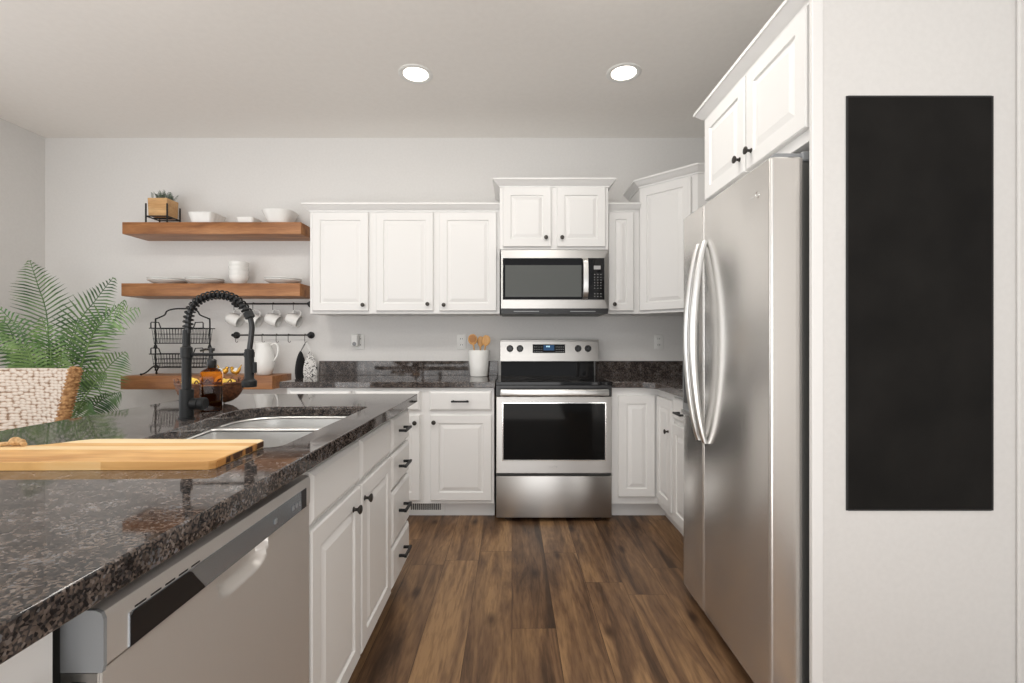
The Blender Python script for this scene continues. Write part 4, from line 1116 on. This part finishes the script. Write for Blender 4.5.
for z, e in ((.425, -.02), (.435, 0), (.47, .0), (.482, -.015)):
    loops.append([(x*(1+e*2), y+.22, z) for x, y in [(.23*math.cos(a)*(abs(math.cos(a))**4+abs(math.sin(a))**4)**-.25, .22*math.sin(a)*(abs(math.cos(a))**4+abs(math.sin(a))**4)**-.25) for a in [2*PI*k/40 for k in range(40)]]])
mb.loft(loops); mb.build('seat', 'weave', r, smooth=50)
for sx_ in (-1, 1):
    for y0, y1 in ((.03, -.03), (.40, .43)):
        MB().tube([(sx_*.19, y0, .43), (sx_*.215, y1, 0)], [.018, .014], 10).build('leg', 'shelf', r)

# ------------------------------------------------------------------ potted palm
PXc, PYc = -3.10, 3.18
r = empty('potted_palm', (PXc, PYc, 0), 'tall green potted palm in the corner behind the woven chair', 'plant')
MB().lathe([(.13, 0), (.14, .01), (.17, .30), (.175, .32), (.165, .32), (.155, .29), (.06, .28)], seg=36).build('pot', 'ceramic', r, smooth=50)
MB().lathe([(.156, .285), (.08, .297), (.002, .30)], seg=30, cap0=True).build('soil', 'soil', r)
def P(px, py, d): return Vector(((px-512)*d/470-PXc, d-PYc, H-(py-342)*d/470))
def frond(tip, mid, d_tip, d_mid, width, m='leaf', droop=.03, seed=0, start=.52):
    rnd = random.Random(seed)
    b = Vector((rnd.uniform(-.05, .05), rnd.uniform(-.05, .05), .295)); T = P(*tip, d_tip); Mi = P(*mid, d_mid)
    path = smoothpath([b, b.lerp(Mi, .5)+Vector((0, 0, .06)), Mi, Mi.lerp(T, .55)+Vector((0, 0, .015)), T], 12)
    cum = [0]
    for a_, b_ in zip(path, path[1:]): cum.append(cum[-1]+(b_-a_).length)
    res = []; j_ = 0
    for k_ in range(61):
        s_ = cum[-1]*k_/60
        while j_ < len(cum)-2 and cum[j_+1] < s_: j_ += 1
        res.append(path[j_].lerp(path[j_+1], min(1, (s_-cum[j_])/(cum[j_+1]-cum[j_]))))
    path = res
    n = len(path); mb = MB()
    mb.tube(path, [.007*(1-i/n)+.0016 for i in range(n)], 6)
    ax = (T-Mi).normalized(); view = Vector((-PXc*0+.75, -1, .15)).normalized()
    ctr = n*start
    k = 0; cnt = 22 if m == 'leaf' else 25
    for q in range(cnt):
        f = start+(1-start)*(q/(cnt-1))**.95; s = f*(n-1); i = min(int(s), n-2); p = path[i].lerp(path[i+1], s-i)
        tg = (path[min(i+1, n-1)]-path[max(i-1, 0)]).normalized(); side = tg.cross(view).normalized(); nr = side.cross(tg).normalized()
        u = (f-start)/(1-start); Ln = 1.12*width*(math.sin(PI*(.28+.69*u))**.85)*rnd.uniform(.92, 1.06)
        for sg in (-1, 1):
            dirv = (side*sg*.86+tg*(.50+.40*u)+nr*.10).normalized()
            wd = .0075*(.8+.4*math.sin(PI*u)); e1 = p+dirv*Ln*.5+Vector((0, 0, -droop*.25)); e2 = p+dirv*Ln+Vector((0, 0, -droop))
            ac = tg*wd
            v = [mb.bm.verts.new(c) for c in (p-ac*.5, p+ac*.5, e1+ac*.8, e1-ac*.8+nr*.001, e2, )]
            vm = mb.bm.verts.new(p.lerp(e1, .5)+nr*.004)
            mb.bm.faces.new((v[0], v[1], v[2], v[3])); mb.bm.faces.new((v[3], v[2], v[4]))
            mb.bm.verts.remove(vm)
    return mb.build('frond', m, r, smooth=0)
frond((30, 261), (47, 318), 3.30, 3.22, .19, 'leaf_dark', .03, 1)
frond((113, 278), (76, 330), 3.30, 3.22, .16, 'leaf_dark', .03, 2)
frond((138, 308), (96, 328), 2.98, 3.05, .17, 'leaf', .03, 3, .50)
frond((42, 318), (51, 352), 2.95, 3.02, .15, 'leaf', .03, 4)
frond((-2, 332), (28, 352), 2.85, 2.95, .13, 'leaf', .05, 5)
frond((-6, 303), (24, 338), 2.98, 3.05, .15, 'leaf', .05, 6)
frond((125, 352), (95, 383), 2.95, 3.0, .17, 'leaf', .03, 7)
frond((120, 392), (92, 408), 3.0, 3.05, .12, 'leaf_dark', .05, 8)
frond((124, 300), (90, 340), 3.35, 3.25, .13, 'leaf_dark', .05, 9)
frond((-20, 315), (10, 330), 2.85, 2.95, .13, 'leaf_dark', .05, 10)
frond((105, 372), (75, 385), 3.2, 3.2, .14, 'leaf_dark', .05, 11)
frond((20, 345), (40, 370), 3.35, 3.25, .13, 'leaf_dark', .05, 12)
frond((78, 318), (66, 358), 3.12, 3.1, .14, 'leaf_dark', .04, 13)
frond((62, 352), (58, 378), 3.0, 3.05, .12, 'leaf', .03, 14)
frond((10, 352), (34, 372), 3.05, 3.1, .14, 'leaf', .04, 15)
frond((92, 402), (80, 412), 2.9, 2.98, .13, 'leaf', .04, 16)
